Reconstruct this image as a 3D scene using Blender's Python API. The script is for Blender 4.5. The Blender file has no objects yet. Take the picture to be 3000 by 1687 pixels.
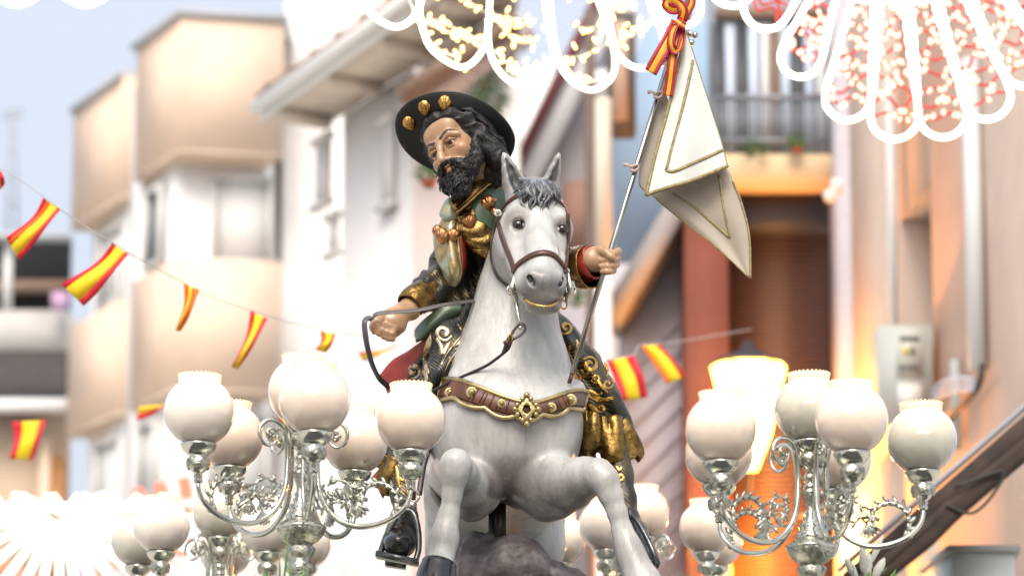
import bpy, math, random
import numpy as np
from mathutils import Vector, Matrix
from mathutils.bvhtree import BVHTree

S = bpy.context.scene
# ------------------------------------------------------------------ camera
FPX, TILT, SH = 7170.0, math.radians(7.0), 0.1329
CAM = Vector((0.0, -7.0, 1.6))
cam_d = bpy.data.cameras.new('camera'); cam = bpy.data.objects.new('camera', cam_d)
S.collection.objects.link(cam); S.camera = cam
cam.location = CAM; cam.rotation_euler = (math.pi/2 + TILT, 0, 0)
cam_d.sensor_width = 36.0; cam_d.lens = 36.0*FPX/3000.0; cam_d.shift_y = SH*FPX/3000.0
cam_d.clip_end = 600.0; cam_d.clip_start = 0.1
cam_d.dof.use_dof = True; cam_d.dof.focus_distance = 7.02; cam_d.dof.aperture_fstop = 2.15
# ------------------------------------------------------------------ world, sun, exposure
W = bpy.data.worlds.new('World'); S.world = W; W.use_nodes = True
nt = W.node_tree; nt.nodes.clear()
sky = nt.nodes.new('ShaderNodeTexSky'); sky.sky_type = 'NISHITA'; sky.sun_disc = False
sky.sun_elevation = math.radians(50); sky.sun_rotation = math.radians(186)
sky.altitude = 0; sky.air_density = 1.0; sky.dust_density = 10.0; sky.ozone_density = 1.0
bg = nt.nodes.new('ShaderNodeBackground'); bg.inputs[1].default_value = 0.125
wo = nt.nodes.new('ShaderNodeOutputWorld')
# thin high evening overcast: the blue sky mixed with an even pale veil, faintly mottled
vc = nt.nodes.new('ShaderNodeTexCoord'); vn = nt.nodes.new('ShaderNodeTexNoise'); vn.inputs['Scale'].default_value = 1.6; vn.inputs['Detail'].default_value = 5
nt.links.new(vc.outputs['Generated'], vn.inputs['Vector'])
vr = nt.nodes.new('ShaderNodeMapRange'); vr.inputs[1].default_value = .3; vr.inputs[2].default_value = .7; vr.inputs[3].default_value = .52; vr.inputs[4].default_value = .68; nt.links.new(vn.outputs[0], vr.inputs[0])
vm = nt.nodes.new('ShaderNodeMix'); vm.data_type = 'RGBA'; nt.links.new(vr.outputs[0], vm.inputs[0]); nt.links.new(sky.outputs[0], vm.inputs[6]); vm.inputs[7].default_value = (4.0, 4.25, 4.75, 1)
nt.links.new(vm.outputs[2], bg.inputs[0]); nt.links.new(bg.outputs[0], wo.inputs[0])
sun_d = bpy.data.lights.new('sun', 'SUN'); sun = bpy.data.objects.new('sun', sun_d)
S.collection.objects.link(sun); sun_d.energy = 0.9; sun_d.angle = math.radians(28); sun_d.color = (1.0, 0.95, 0.88)
_e, _a = math.radians(50), math.radians(186)
sun.rotation_euler = Vector((math.sin(_a)*math.cos(_e), math.cos(_a)*math.cos(_e), math.sin(_e))).to_track_quat('Z', 'Y').to_euler()
S.view_settings.view_transform = 'Standard'; S.view_settings.look = 'None'
S.view_settings.exposure = 1.0; S.view_settings.gamma = 1.0; S.view_settings.use_curve_mapping = False
S.cycles.max_bounces = 6; S.cycles.diffuse_bounces = 3; S.cycles.glossy_bounces = 3; S.cycles.transmission_bounces = 4
S.cycles.caustics_reflective = False; S.cycles.caustics_refractive = False; S.cycles.sample_clamp_indirect = 6.0

# ------------------------------------------------------------------ measuring helpers (metres, real depth y)
_f = Vector((0, math.cos(TILT), math.sin(TILT))); _u = Vector((0, -math.sin(TILT), math.cos(TILT)))
def ray(px, py):
    return Vector((1, 0, 0))*((px-1500)/FPX) + _u*((843.5-py)/FPX + SH) + _f
def U(px, py, y=0.0):
    d = ray(px, py); return CAM + d*((y-CAM.y)/d.y)
def D(dx, dy, y=0.0): return U(dx*1.16460, dy*1.16460, y)
def DZ(dx, dy, z):
    d = ray(dx*1.16460, dy*1.16460); return CAM + d*((z-CAM.z)/d.z)
def sc(y): return (7.0+y)/7.0/1000.0
rng = np.random.default_rng(7); R = random.Random(5)

# ------------------------------------------------------------------ mesh building
def mesh_data(name, v, f, colors=None, smooth=True):
    v = np.asarray(v, dtype=np.float32)
    me = bpy.data.meshes.new(name)
    if isinstance(f, np.ndarray):
        n = f.shape[1]; cnt = len(f); flat = f.ravel().astype(np.int32)
        starts = np.arange(0, cnt*n, n, dtype=np.int32)
    else:
        lens = np.array([len(q) for q in f], dtype=np.int32); cnt = len(f)
        flat = np.fromiter((i for q in f for i in q), dtype=np.int32, count=int(lens.sum()))
        starts = np.concatenate([[0], np.cumsum(lens)[:-1]]).astype(np.int32)
    me.vertices.add(len(v)); me.vertices.foreach_set('co', v.ravel())
    me.loops.add(len(flat)); me.loops.foreach_set('vertex_index', flat)
    me.polygons.add(cnt); me.polygons.foreach_set('loop_start', starts)
    me.update(calc_edges=True); me.validate()
    if smooth: me.polygons.foreach_set('use_smooth', np.ones(len(me.polygons), dtype=bool))
    if colors is not None:
        a = me.color_attributes.new('Col', 'FLOAT_COLOR', 'POINT')
        c = np.ones((len(v), 4), dtype=np.float32); c[:, :3] = colors; a.data.foreach_set('color', c.ravel())
    return me
OFF = {}
def tag(o, label=None, cat=None, group=None, kind=None):
    if label: o['label'] = label
    if cat: o['category'] = cat
    if group: o['group'] = group
    if kind: o['kind'] = kind
    return o
def thing(name, loc, label, cat, group=None):
    o = bpy.data.objects.new(name, None); S.collection.objects.link(o); o.location = loc
    o.empty_display_size = 0.05; OFF[o.name] = np.array(loc, dtype=np.float64)
    return tag(o, label, cat, group)
def obj(name, vf, mat, parent=None, label=None, smooth=True, colors=None, kind=None, cat=None, group=None):
    v, f = vf
    v = np.asarray(v, dtype=np.float64)
    off = OFF[parent.name] if parent is not None else np.zeros(3)
    if parent is None:
        off = v.mean(axis=0).copy(); off[2] = v[:, 2].min()
    o = bpy.data.objects.new(name, mesh_data(name, v-off, f, colors, smooth)); S.collection.objects.link(o)
    if parent is not None: o.parent = parent
    else: o.location = off
    OFF[o.name] = off
    for m in (mat if isinstance(mat, (list, tuple)) else [mat]): o.data.materials.append(m)
    return tag(o, label, cat, group, kind)
class MB:
    def __init__(s): s.v = []; s.f = []; s.n = 0
    def add(s, vf):
        v, f = vf; v = np.asarray(v, dtype=np.float64)
        s.v.append(v); s.f += [tuple(int(i)+s.n for i in q) for q in f]; s.n += len(v); return s
    def get(s): return np.concatenate(s.v), s.f
def box(c, d, rot=None):
    v = np.array([[x, y, z] for x in (-.5, .5) for y in (-.5, .5) for z in (-.5, .5)])*np.array(d)
    if rot is not None: v = v @ np.array(rot).T
    return v+np.array(c), [(0, 1, 3, 2), (4, 6, 7, 5), (0, 4, 5, 1), (2, 3, 7, 6), (0, 2, 6, 4), (1, 5, 7, 3)]
def prism(base, top):            # two equal rings -> closed solid
    n = len(base); v = [tuple(p) for p in base]+[tuple(p) for p in top]
    return np.array(v), [tuple(range(n))[::-1], tuple(range(n, 2*n))]+[(i, (i+1) % n, n+(i+1) % n, n+i) for i in range(n)]
def cat_rom(P, n):
    P = np.asarray(P, dtype=np.float64)
    Q = np.vstack([2*P[0]-P[1], P, 2*P[-1]-P[-2]]); out = []
    m = len(P)-1
    for t in np.linspace(0, m, n):
        i = min(int(t), m-1); u = t-i
        a, b, c, d = Q[i], Q[i+1], Q[i+2], Q[i+3]
        out.append(.5*((2*b)+(-a+c)*u+(2*a-5*b+4*c-d)*u*u+(-a+3*b-3*c+d)*u**3))
    return np.array(out)
def frames(P, nrm=None):
    P = np.asarray(P); T = np.gradient(P, axis=0); T /= np.linalg.norm(T, axis=1)[:, None]+1e-12
    N = np.zeros_like(P)
    if nrm is not None:
        N = np.asarray(nrm)-T*np.sum(T*np.asarray(nrm), axis=1)[:, None]
    else:
        a = np.array([0, 0, 1.]) if abs(T[0][2]) < .9 else np.array([1., 0, 0])
        n = a-T[0]*a.dot(T[0])
        for i in range(len(P)):
            n = n-T[i]*n.dot(T[i]); n /= np.linalg.norm(n)+1e-12; N[i] = n
    N /= np.linalg.norm(N, axis=1)[:, None]+1e-12
    return T, N, np.cross(T, N)
def tube(P, r, seg=8, caps=True, nrm=None, flat=1.0):
    P = np.asarray(P, dtype=np.float64); n = len(P); r = np.broadcast_to(np.asarray(r, dtype=np.float64), (n,))
    T, N, B = frames(P, nrm); a = np.linspace(0, 2*np.pi, seg, endpoint=False)
    V = P[:, None]+r[:, None, None]*(np.cos(a)[None, :, None]*B[:, None]+flat*np.sin(a)[None, :, None]*N[:, None])
    f = [(i*seg+j, i*seg+(j+1) % seg, (i+1)*seg+(j+1) % seg, (i+1)*seg+j) for i in range(n-1) for j in range(seg)]
    if caps: f += [tuple(range(seg))[::-1], tuple((n-1)*seg+j for j in range(seg))]
    return V.reshape(-1, 3), f
def strap(P, nrm, w, t):         # flat band, slightly rounded
    P = np.asarray(P); n = len(P); w = np.broadcast_to(np.asarray(w, dtype=float), (n,))
    T, N, B = frames(P, nrm)
    cs = [(-.5, 0), (-.5, .6), (-.42, 1), (.42, 1), (.5, .6), (.5, 0)]
    V = np.stack([P+B*(w*a)[:, None]+N*(t*b) for a, b in cs], axis=1)
    k = len(cs); f = [(i*k+j, (i+1)*k+j, (i+1)*k+(j+1) % k, i*k+(j+1) % k) for i in range(n-1) for j in range(k)]
    f += [tuple(range(k)), tuple((n-1)*k+j for j in range(k))[::-1]]
    return V.reshape(-1, 3), f
def lathe(prof, seg=24, c=(0, 0, 0), M=None):
    a = np.linspace(0, 2*np.pi, seg, endpoint=False)
    V = np.array([[r*math.cos(t), r*math.sin(t), z] for r, z in prof for t in a])
    f = [(i*seg+j, i*seg+(j+1) % seg, (i+1)*seg+(j+1) % seg, (i+1)*seg+j) for i in range(len(prof)-1) for j in range(seg)]
    if M is not None: V = V @ np.array(M).T
    return V+np.array(c), f
def ball(c, r, seg=12, M=None):
    r = np.broadcast_to(np.asarray(r, dtype=float), (3,))
    v, f = lathe([(max(1e-4, math.sin(t)), -math.cos(t)) for t in np.linspace(0.02, math.pi-0.02, seg//2+2)], seg)
    v = v*r
    if M is not None: v = v @ np.array(M).T
    return v+np.array(c), f

# ------------------------------------------------------------------ implicit-surface sculpting
class SDF:
    def __init__(s, lo, hi, h):
        s.lo = np.array(lo, dtype=np.float32); s.h = h
        s.n = np.ceil((np.array(hi)-s.lo)/h).astype(int)+1
        s.ax = [s.lo[i]+h*np.arange(s.n[i], dtype=np.float32) for i in range(3)]
        s.f = np.full(s.n, 1.0, dtype=np.float32)
    def win(s, lo, hi):
        a = np.clip(np.floor((np.array(lo)-s.lo)/s.h).astype(int), 0, s.n); b = np.clip(np.ceil((np.array(hi)-s.lo)/s.h).astype(int)+1, 0, s.n)
        sl = tuple(slice(a[i], b[i]) for i in range(3))
        return sl, s.ax[0][sl[0]][:, None, None], s.ax[1][sl[1]][None, :, None], s.ax[2][sl[2]][None, None, :]
    def comb(s, sl, d, k, op):
        f = s.f[sl]
        if d.size == 0: return
        if op == 'add':
            if k > 0: h = np.maximum(k-np.abs(f-d), 0)/k; s.f[sl] = np.minimum(f, d)-h*h*k*.25
            else: s.f[sl] = np.minimum(f, d)
        else:
            d = -d
            if k > 0: h = np.maximum(k-np.abs(f-d), 0)/k; s.f[sl] = np.maximum(f, d)+h*h*k*.25
            else: s.f[sl] = np.maximum(f, d)
    def seg(s, a, b, r1, r2, k=0.02, op='add'):
        a = np.array(a); b = np.array(b); m = max(r1, r2)+k+3*s.h
        sl, X, Y, Z = s.win(np.minimum(a, b)-m, np.maximum(a, b)+m)
        ab = (b-a).astype(np.float32); L = max(float(ab.dot(ab)), 1e-9)
        t = np.clip(((X-a[0])*ab[0]+(Y-a[1])*ab[1]+(Z-a[2])*ab[2])/L, 0, 1)
        d = np.sqrt((X-a[0]-t*ab[0])**2+(Y-a[1]-t*ab[1])**2+(Z-a[2]-t*ab[2])**2)-(r1+(r2-r1)*t)
        s.comb(sl, d.astype(np.float32), k, op)
    def chain(s, pts, k=0.02, op='add'):      # pts (px, py, y, r_px)
        q = [(U(p[0], p[1], p[2]), p[3]*sc(p[2])) for p in pts]
        if len(q) == 1: q = q*2
        for (a, ra), (b, rb) in zip(q[:-1], q[1:]): s.seg(a, b, ra, rb, k, op)
        return s
    def ell(s, c, r, M=None, k=0.02, op='add'):
        c = np.array(c); r = np.array(r, dtype=np.float32); m = float(r.max())+k+3*s.h
        sl, X, Y, Z = s.win(c-m, c+m); X = X-c[0]; Y = Y-c[1]; Z = Z-c[2]
        if M is not None:
            M = np.array(M); q = [M[0, i]*X+M[1, i]*Y+M[2, i]*Z for i in range(3)]
        else: q = [X, Y, Z]
        k0 = np.sqrt((q[0]/r[0])**2+(q[1]/r[1])**2+(q[2]/r[2])**2)+1e-6
        k1 = np.sqrt((q[0]/r[0]**2)**2+(q[1]/r[1]**2)**2+(q[2]/r[2]**2)**2)+1e-6
        s.comb(sl, (k0*(k0-1)/k1).astype(np.float32), k, op); return s
    def E(s, px, py, y, rx, ry, rz, M=None, k=0.02, op='add'):   # radii px: across, deep, tall
        q = sc(y); return s.ell(U(px, py, y), (rx*q, ry*q, rz*q), M, k, op)
    def disp(s, fn):
        s.f += fn(s.ax[0][:, None, None], s.ax[1][None, :, None], s.ax[2][None, None, :]).astype(np.float32)
    def mesh(s):
        f = s.f; s.f[0] = 1; s.f[-1] = 1; s.f[:, 0] = 1; s.f[:, -1] = 1; s.f[:, :, 0] = 1; s.f[:, :, -1] = 1
        ins = f < 0
        c = ins[:-1, :-1, :-1].astype(np.int8)
        for dx in (0, 1):
            for dy in (0, 1):
                for dz in (0, 1):
                    if dx+dy+dz: c = c+ins[dx:f.shape[0]-1+dx, dy:f.shape[1]-1+dy, dz:f.shape[2]-1+dz]
        I = np.argwhere((c > 0) & (c < 8)); idx = np.full(c.shape, -1, dtype=np.int32)
        idx[I[:, 0], I[:, 1], I[:, 2]] = np.arange(len(I))
        acc = np.zeros((len(I), 3)); cnt = np.zeros(len(I))
        cor = {}
        for dx in (0, 1):
            for dy in (0, 1):
                for dz in (0, 1): cor[(dx, dy, dz)] = f[I[:, 0]+dx, I[:, 1]+dy, I[:, 2]+dz]
        for a in cor:
            for ax in range(3):
                if a[ax] == 0:
                    b = list(a); b[ax] = 1; b = tuple(b)
                    fa, fb = cor[a], cor[b]; m = (fa < 0) != (fb < 0)
                    t = fa[m]/(fa[m]-fb[m]); p = np.tile(np.array(a, dtype=float), (m.sum(), 1)); p[:, ax] = t
                    acc[m] += p; cnt[m] += 1
        v = (I+acc/np.maximum(cnt, 1)[:, None])*s.h+s.lo
        F = []
        for ax in range(3):
            o1, o2 = (ax+1) % 3, (ax+2) % 3
            A = np.take(ins, range(0, f.shape[ax]-1), axis=ax); B = np.take(ins, range(1, f.shape[ax]), axis=ax)
            E = np.argwhere(A != B); E = E[(E[:, o1] > 0) & (E[:, o2] > 0)]
            sg = A[E[:, 0], E[:, 1], E[:, 2]]
            def g(a, b):
                q = E.copy(); q[:, o1] -= a; q[:, o2] -= b; return idx[q[:, 0], q[:, 1], q[:, 2]]
            q = np.stack([g(1, 1), g(0, 1), g(0, 0), g(1, 0)], axis=1)
            q[~sg] = q[~sg][:, ::-1]; F.append(q)
        return v.astype(np.float64), np.concatenate(F)
def relax(vf, n=2, lam=0.5):
    v, f = vf; v = v.copy()
    e = np.concatenate([f[:, [0, 1]], f[:, [1, 2]], f[:, [2, 3]], f[:, [3, 0]]])
    for _ in range(n):
        a = np.zeros_like(v); c = np.zeros(len(v))
        for x in range(3): a[:, x] = np.bincount(e[:, 0], v[e[:, 1], x], len(v))+np.bincount(e[:, 1], v[e[:, 0], x], len(v))
        c = np.bincount(e[:, 0], minlength=len(v))+np.bincount(e[:, 1], minlength=len(v))
        v += lam*(a/np.maximum(c, 1)[:, None]-v)
    return v, f
def bvh(*vfs):
    V = []; F = []; n = 0
    for v, f in vfs:
        V += [tuple(p) for p in v]; F += [tuple(int(i)+n for i in q) for q in f]; n += len(v)
    return BVHTree.FromPolygons(V, F)
def shoot(B, px, py):
    d = ray(px, py).normalized(); h = B.ray_cast(CAM, d)
    return h[0], h[1]
def drape(B, pix, n=30, lift=0.002, smoothn=4):
    q = cat_rom(pix, n); P = []; N = []; last = None
    hits = [shoot(B, p[0], p[1]) for p in q]
    ys = [h[0].y if h[0] is not None else None for h in hits]
    good = [i for i, y in enumerate(ys) if y is not None]
    yy = np.interp(range(n), good, [ys[i] for i in good])
    for _ in range(2):
        k = np.convolve(np.pad(yy, 1, mode='edge'), [.25, .5, .25], 'valid'); yy = np.minimum(yy, k)
    for i in range(n):
        P.append(np.array(U(q[i][0], q[i][1], yy[i])))
        N.append(np.array(hits[i][1]) if hits[i][0] is not None else np.array([0, -1., 0]))
    P = np.array(P); N = np.array(N)
    for _ in range(smoothn):
        N[1:-1] = (N[:-2]+N[1:-1]*2+N[2:])/4; P[1:-1] = (P[:-2]+P[1:-1]*2+P[2:])/4
    N /= np.linalg.norm(N, axis=1)[:, None]
    return P+N*lift, N
def lerp_paint(col, v, c, r, color, amt=1.0, M=None):      # 3-D ball brush on the vertex colours
    d = v-np.array(c)
    if M is not None: d = d @ np.array(M)
    d = np.sqrt(((d/np.array(r))**2).sum(axis=1)); w = np.clip((1-d)/.65, 0, 1); w = (w*w*(3-2*w))*amt
    return col*(1-w)[:, None]+np.array(color)*w[:, None]

# ------------------------------------------------------------------ materials
def srgb(r, g, b):
    return tuple(((c/255)/12.92 if c/255 <= .04045 else ((c/255+.055)/1.055)**2.4) for c in (r, g, b))
def mat(name, col=None, rough=.5, metal=0.0, var=0.0, vscale=20, bump=0.0, bscale=60, stretch=(1, 1, 1), coat=0.0,
        emit=None, estr=0.0, col2=None, mixscale=None, mixlo=.45, mixhi=.55, sss=0.0, trans=0.0, rvar=0.0, wave=None, alpha=None):
    m = bpy.data.materials.new(name); m.use_nodes = True; t = m.node_tree; N = t.nodes; L = t.links
    b = N['Principled BSDF']; b.inputs['Roughness'].default_value = rough; b.inputs['Metallic'].default_value = metal
    b.inputs['Coat Weight'].default_value = coat; b.inputs['Coat Roughness'].default_value = .12
    tc = N.new('ShaderNodeTexCoord'); mp = N.new('ShaderNodeMapping'); mp.inputs['Scale'].default_value = stretch
    L.new(tc.outputs['Object'], mp.inputs[0])
    if col is None:
        a = N.new('ShaderNodeAttribute'); a.attribute_name = 'Col'; src = a.outputs['Color']
    else:
        a = N.new('ShaderNodeRGB'); a.outputs[0].default_value = (*col, 1); src = a.outputs[0]
    if col2 is not None:
        nz = N.new('ShaderNodeTexNoise') if wave is None else N.new('ShaderNodeTexWave')
        nz.inputs['Scale'].default_value = mixscale
        if wave is None: nz.inputs['Detail'].default_value = 4
        else:
            nz.inputs['Distortion'].default_value = wave; nz.inputs['Detail'].default_value = 2; nz.inputs['Detail Scale'].default_value = 1.5; nz.bands_direction = 'DIAGONAL'
        L.new(mp.outputs[0], nz.inputs['Vector'])
        mr = N.new('ShaderNodeMapRange'); mr.inputs[1].default_value = mixlo; mr.inputs[2].default_value = mixhi
        L.new(nz.outputs[0 if wave is None else 1], mr.inputs[0])
        fac = mr.outputs[0]
        if wave is not None:      # strokes come in patches
            nk_ = N.new('ShaderNodeTexNoise'); nk_.inputs['Scale'].default_value = 16; L.new(tc.outputs['Object'], nk_.inputs['Vector'])
            m4 = N.new('ShaderNodeMapRange'); m4.inputs[1].default_value = .38; m4.inputs[2].default_value = .62; L.new(nk_.outputs[0], m4.inputs[0])
            m5 = N.new('ShaderNodeMath'); m5.operation = 'MULTIPLY'; L.new(fac, m5.inputs[0]); L.new(m4.outputs[0], m5.inputs[1]); fac = m5.outputs[0]
        mx = N.new('ShaderNodeMix'); mx.data_type = 'RGBA'; L.new(fac, mx.inputs[0]); L.new(src, mx.inputs[6]); mx.inputs[7].default_value = (*col2, 1); src = mx.outputs[2]
        m_fac = fac
        if metal < 0:
            mm = N.new('ShaderNodeMath'); mm.operation = 'MULTIPLY'; mm.inputs[1].default_value = -metal; L.new(m_fac, mm.inputs[0]); L.new(mm.outputs[0], b.inputs['Metallic'])
    if var > 0:
        n2 = N.new('ShaderNodeTexNoise'); n2.inputs['Scale'].default_value = vscale; n2.inputs['Detail'].default_value = 6
        L.new(mp.outputs[0], n2.inputs['Vector'])
        m2 = N.new('ShaderNodeMapRange'); m2.inputs[1].default_value = .3; m2.inputs[2].default_value = .7; m2.inputs[3].default_value = 1-var; m2.inputs[4].default_value = 1+var
        L.new(n2.outputs[0], m2.inputs[0]); v = N.new('ShaderNodeVectorMath'); v.operation = 'SCALE'; L.new(src, v.inputs[0]); L.new(m2.outputs[0], v.inputs['Scale']); src = v.outputs[0]
        if rvar > 0:
            m3 = N.new('ShaderNodeMapRange'); m3.inputs[1].default_value = .3; m3.inputs[2].default_value = .7; m3.inputs[3].default_value = rough-rvar; m3.inputs[4].default_value = rough+rvar
            L.new(n2.outputs[0], m3.inputs[0]); L.new(m3.outputs[0], b.inputs['Roughness'])
    L.new(src, b.inputs['Base Color'])
    if bump > 0:
        n3 = N.new('ShaderNodeTexNoise'); n3.inputs['Scale'].default_value = bscale; n3.inputs['Detail'].default_value = 5; L.new(mp.outputs[0], n3.inputs['Vector'])
        bp = N.new('ShaderNodeBump'); bp.inputs['Strength'].default_value = min(1, bump); bp.inputs['Distance'].default_value = .004 if bscale > 10 else .03
        L.new(n3.outputs[0], bp.inputs['Height']); L.new(bp.outputs[0], b.inputs['Normal'])
    if emit is not None:
        b.inputs['Emission Color'].default_value = (*emit, 1); b.inputs['Emission Strength'].default_value = estr
    if sss > 0: b.inputs['Subsurface Weight'].default_value = sss; b.inputs['Subsurface Radius'].default_value = (.02, .012, .008)
    if trans > 0: b.inputs['Transmission Weight'].default_value = trans
    return m
# ================================================================== HORSE STATUE
def nrm_(a): a = np.array(a, dtype=float); return a/np.linalg.norm(a)
hw = nrm_(U(1592, 860, -.20)-U(1578, 560, .02))            # head length axis, poll to muzzle
hu = nrm_(np.array([.985, .174, 0])-hw*hw.dot([.985, .174, 0])); hn = nrm_(np.cross(hu, hw))
if hn[1] > 0: hn = -hn
HM = np.stack([hu, hw, hn], axis=1)                        # columns: width, length, outward
g = SDF(U(1215, 1750, -.42)+Vector((-.02, 0, 0)), (U(1960, 400, -.3).x+.04, 1.05, U(1500, 410, 0).z+.02), 0.0052)
hz = SDF((.0, 0, 0), (.01, .01, .01), .005)
# trunk and neck
g.E(1492, 1262, .17, 212, 270, 205, k=.03)
g.E(1478, 1330, .12, 185, 200, 125, k=.05)
g.chain([(1470, 1300, .3, 205), (1440, 1390, .65, 205), (1425, 1470, .95, 190)], k=.06)
g.chain([(1512, 780, .16, 92), (1510, 880, .17, 108), (1500, 1000, .17, 134), (1497, 1110, .16, 172), (1495, 1210, .14, 190)], k=.05)
g.chain([(1530, 700, .13, 80), (1545, 640, .10, 70), (1560, 600, .07, 62)], k=.04)
g.E(1520, 760, .2, 60, 110, 120, k=.05)
for a in ((1400, 1215), (1590, 1225)): g.E(a[0], a[1]+20, .02, 100, 95, 130, k=.05)     # breast muscles
g.E(1500, 1340, .02, 120, 90, 95, k=.05)
g.chain([(1350, 1110, .06, 30), (1420, 1180, -.03, 30), (1540, 1215, -.07, 30), (1640, 1190, -.02, 30), (1690, 1140, .06, 26)], k=.04)
# rear: croup, thighs, hocks reaching to the rock
g.chain([(1345, 1480, .85, 120), (1330, 1600, .80, 95), (1300, 1720, .95, 60)], k=.05)
g.chain([(1545, 1480, .85, 120), (1560, 1600, .80, 85), (1560, 1740, .95, 60)], k=.05)
# raised fore legs
g.chain([(1400, 1395, .08, 92), (1388, 1430, .0, 78), (1368, 1420, -.10, 60), (1345, 1385, -.2, 48), (1335, 1360, -.26, 43)], k=.03)
g.chain([(1375, 1480, -.02, 48), (1365, 1440, -.09, 46)], k=.03)
g.chain([(1335, 1357, -.27, 42), (1334, 1382, -.27, 41)], k=.015)
g.chain([(1336, 1365, -.27, 38), (1330, 1410, -.265, 29), (1325, 1450, -.26, 26), (1314, 1510, -.255, 28), (1305, 1550, -.26, 33), (1301, 1578, -.262, 40), (1297, 1604, -.265, 35), (1292, 1632, -.275, 35), (1285, 1660, -.29, 47)], k=.018)
g.chain([(1302, 1580, -.225, 30), (1290, 1600, -.225, 22)], k=.02)
g.chain([(1560, 1405, .08, 100), (1610, 1425, .0, 92), (1668, 1418, -.08, 72), (1715, 1398, -.14, 55), (1752, 1390, -.18, 46)], k=.03)
g.chain([(1600, 1478, .0, 40), (1640, 1494, -.05, 22)], k=.035)
g.chain([(1750, 1388, -.19, 43), (1772, 1408, -.2, 40), (1790, 1452, -.2, 32), (1808, 1500, -.2, 27), (1824, 1556, -.2, 28), (1838, 1596, -.205, 36), (1850, 1630, -.21, 41), (1866, 1668, -.22, 42), (1885, 1705, -.23, 50), (1895, 1740, -.24, 58)], k=.018)
g.chain([(1822, 1610, -.17, 26), (1838, 1650, -.17, 24)], k=.02)
bodyvf = None
# head (finer features by smaller primitives)
g.E(1568, 600, .02, 82, 90, 72, HM, k=.03)
g.E(1572, 655, -.005, 93, 95, 58, HM, k=.03)
g.chain([(1517, 640, -.035, 30), (1505, 668, -.015, 34)], k=.022)
g.chain([(1645, 645, -.035, 26), (1652, 672, -.015, 28)], k=.022)
g.chain([(1578, 655, -.06, 46), (1586, 720, -.115, 44), (1590, 775, -.155, 46), (1590, 835, -.185, 54)], k=.03)
g.E(1508, 728, .03, 62, 88, 118, HM, k=.035); g.E(1608, 740, .05, 46, 80, 108, HM, k=.035)
g.chain([(1500, 705, .0, 44), (1530, 775, -.08, 40), (1550, 830, -.14, 44)], k=.03)
g.chain([(1632, 705, .01, 30), (1625, 775, -.07, 30), (1622, 830, -.14, 38)], k=.03)
g.E(1589, 838, -.18, 66, 58, 50, None, k=.02)
g.chain([(1560, 812, -.215, 24), (1568, 845, -.215, 22)], k=.012); g.chain([(1634, 815, -.2, 20), (1636, 845, -.2, 20)], k=.012)
g.E(1596, 868, -.205, 34, 26, 22, None, k=.015)
g.E(1592, 895, -.15, 55, 50, 26, None, k=.012)
g.chain([(1545, 800, -.03, 40), (1560, 860, -.1, 38)], k=.03); g.chain([(1630, 800, -.02, 34), (1620, 860, -.1, 36)], k=.03)
g.chain([(1526, 866, -.19, 4.5), (1545, 884, -.215, 5.5), (1590, 897, -.23, 6), (1618, 893, -.22, 5.5), (1640, 878, -.19, 4.5)], k=.006, op='sub')
g.chain([(1546, 802, -.222, 4), (1554, 816, -.228, 8), (1560, 828, -.235, 8), (1568, 840, -.24, 5)], k=.006, op='sub')
g.chain([(1650, 806, -.20, 4), (1646, 822, -.205, 7), (1638, 838, -.218, 5)], k=.006, op='sub')
g.E(1519, 660, -.078, 23, 20, 15, HM, k=.012, op='sub'); g.E(1650, 672, -.07, 20, 20, 14, HM, k=.012, op='sub')
# ears
g.chain([(1512, 575, .035, 33), (1503, 535, .035, 31), (1493, 500, .03, 23), (1482, 468, .025, 13), (1476, 450, .02, 6)], k=.012)
g.chain([(1612, 572, .05, 28), (1614, 535, .05, 24), (1624, 500, .045, 18), (1633, 468, .04, 10), (1638, 450, .035, 5)], k=.012)
earL = [(1518, 548, -.008, 19), (1508, 525, -.005, 18), (1496, 495, .003, 12), (1484, 468, .01, 5)]
earR = [(1612, 552, .018, 13), (1618, 525, .018, 13), (1628, 495, .022, 9), (1635, 470, .028, 4)]
g.chain(earL, k=.006, op='sub'); g.chain(earR, k=.006, op='sub')
hv, hf = relax(g.mesh(), 2, .5)
HB = bvh((hv, hf))
def HH(px, py, y):
    h, n_ = shoot(HB, px, py); return h if h is not None else U(px, py, y)
# paint: dapple-white coat, grey muzzle, knees, ears and forelock root
c = np.tile(np.array([.47, .475, .46]), (len(hv), 1))
tone = np.array([__import__('mathutils').noise.noise(Vector(p)*9) for p in hv[::1]]) if len(hv) < 400000 else np.zeros(len(hv))
c *= (1+.07*tone)[:, None]
GREY = (.115, .11, .115); MID = (.33, .31, .30)
c = lerp_paint(c, hv, U(1592, 860, -.21), (.115, .12, .095), GREY, .95); c = lerp_paint(c, hv, U(1592, 900, -.19), (.10, .10, .05), MID, .8)
for e in ((1514, 645, -.05, .056), (1653, 658, -.04, .04)): c = lerp_paint(c, hv, HH(*e[:3]), (e[3]*1.1, .05, e[3]), (.20, .175, .16), .85)
for P_, rr in (((1500, 510, 0), .07), ((1622, 510, .02), .06)): c = lerp_paint(c, hv, U(*P_), (rr, .09, .11), (.26, .25, .25), .9)
for ch in (earL, earR):
    for p in cat_rom(ch, 12): c = lerp_paint(c, hv, HH(p[0], p[1], p[2]), (p[3]*sc(0)*1.35, .03, p[3]*sc(0)*1.5), (.012, .011, .013), 1.0)
for p in ((1566, 552, .0, .075),): c = lerp_paint(c, hv, U(*p[:3]), (p[3],)*3, (.12, .125, .14), .8)
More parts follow.
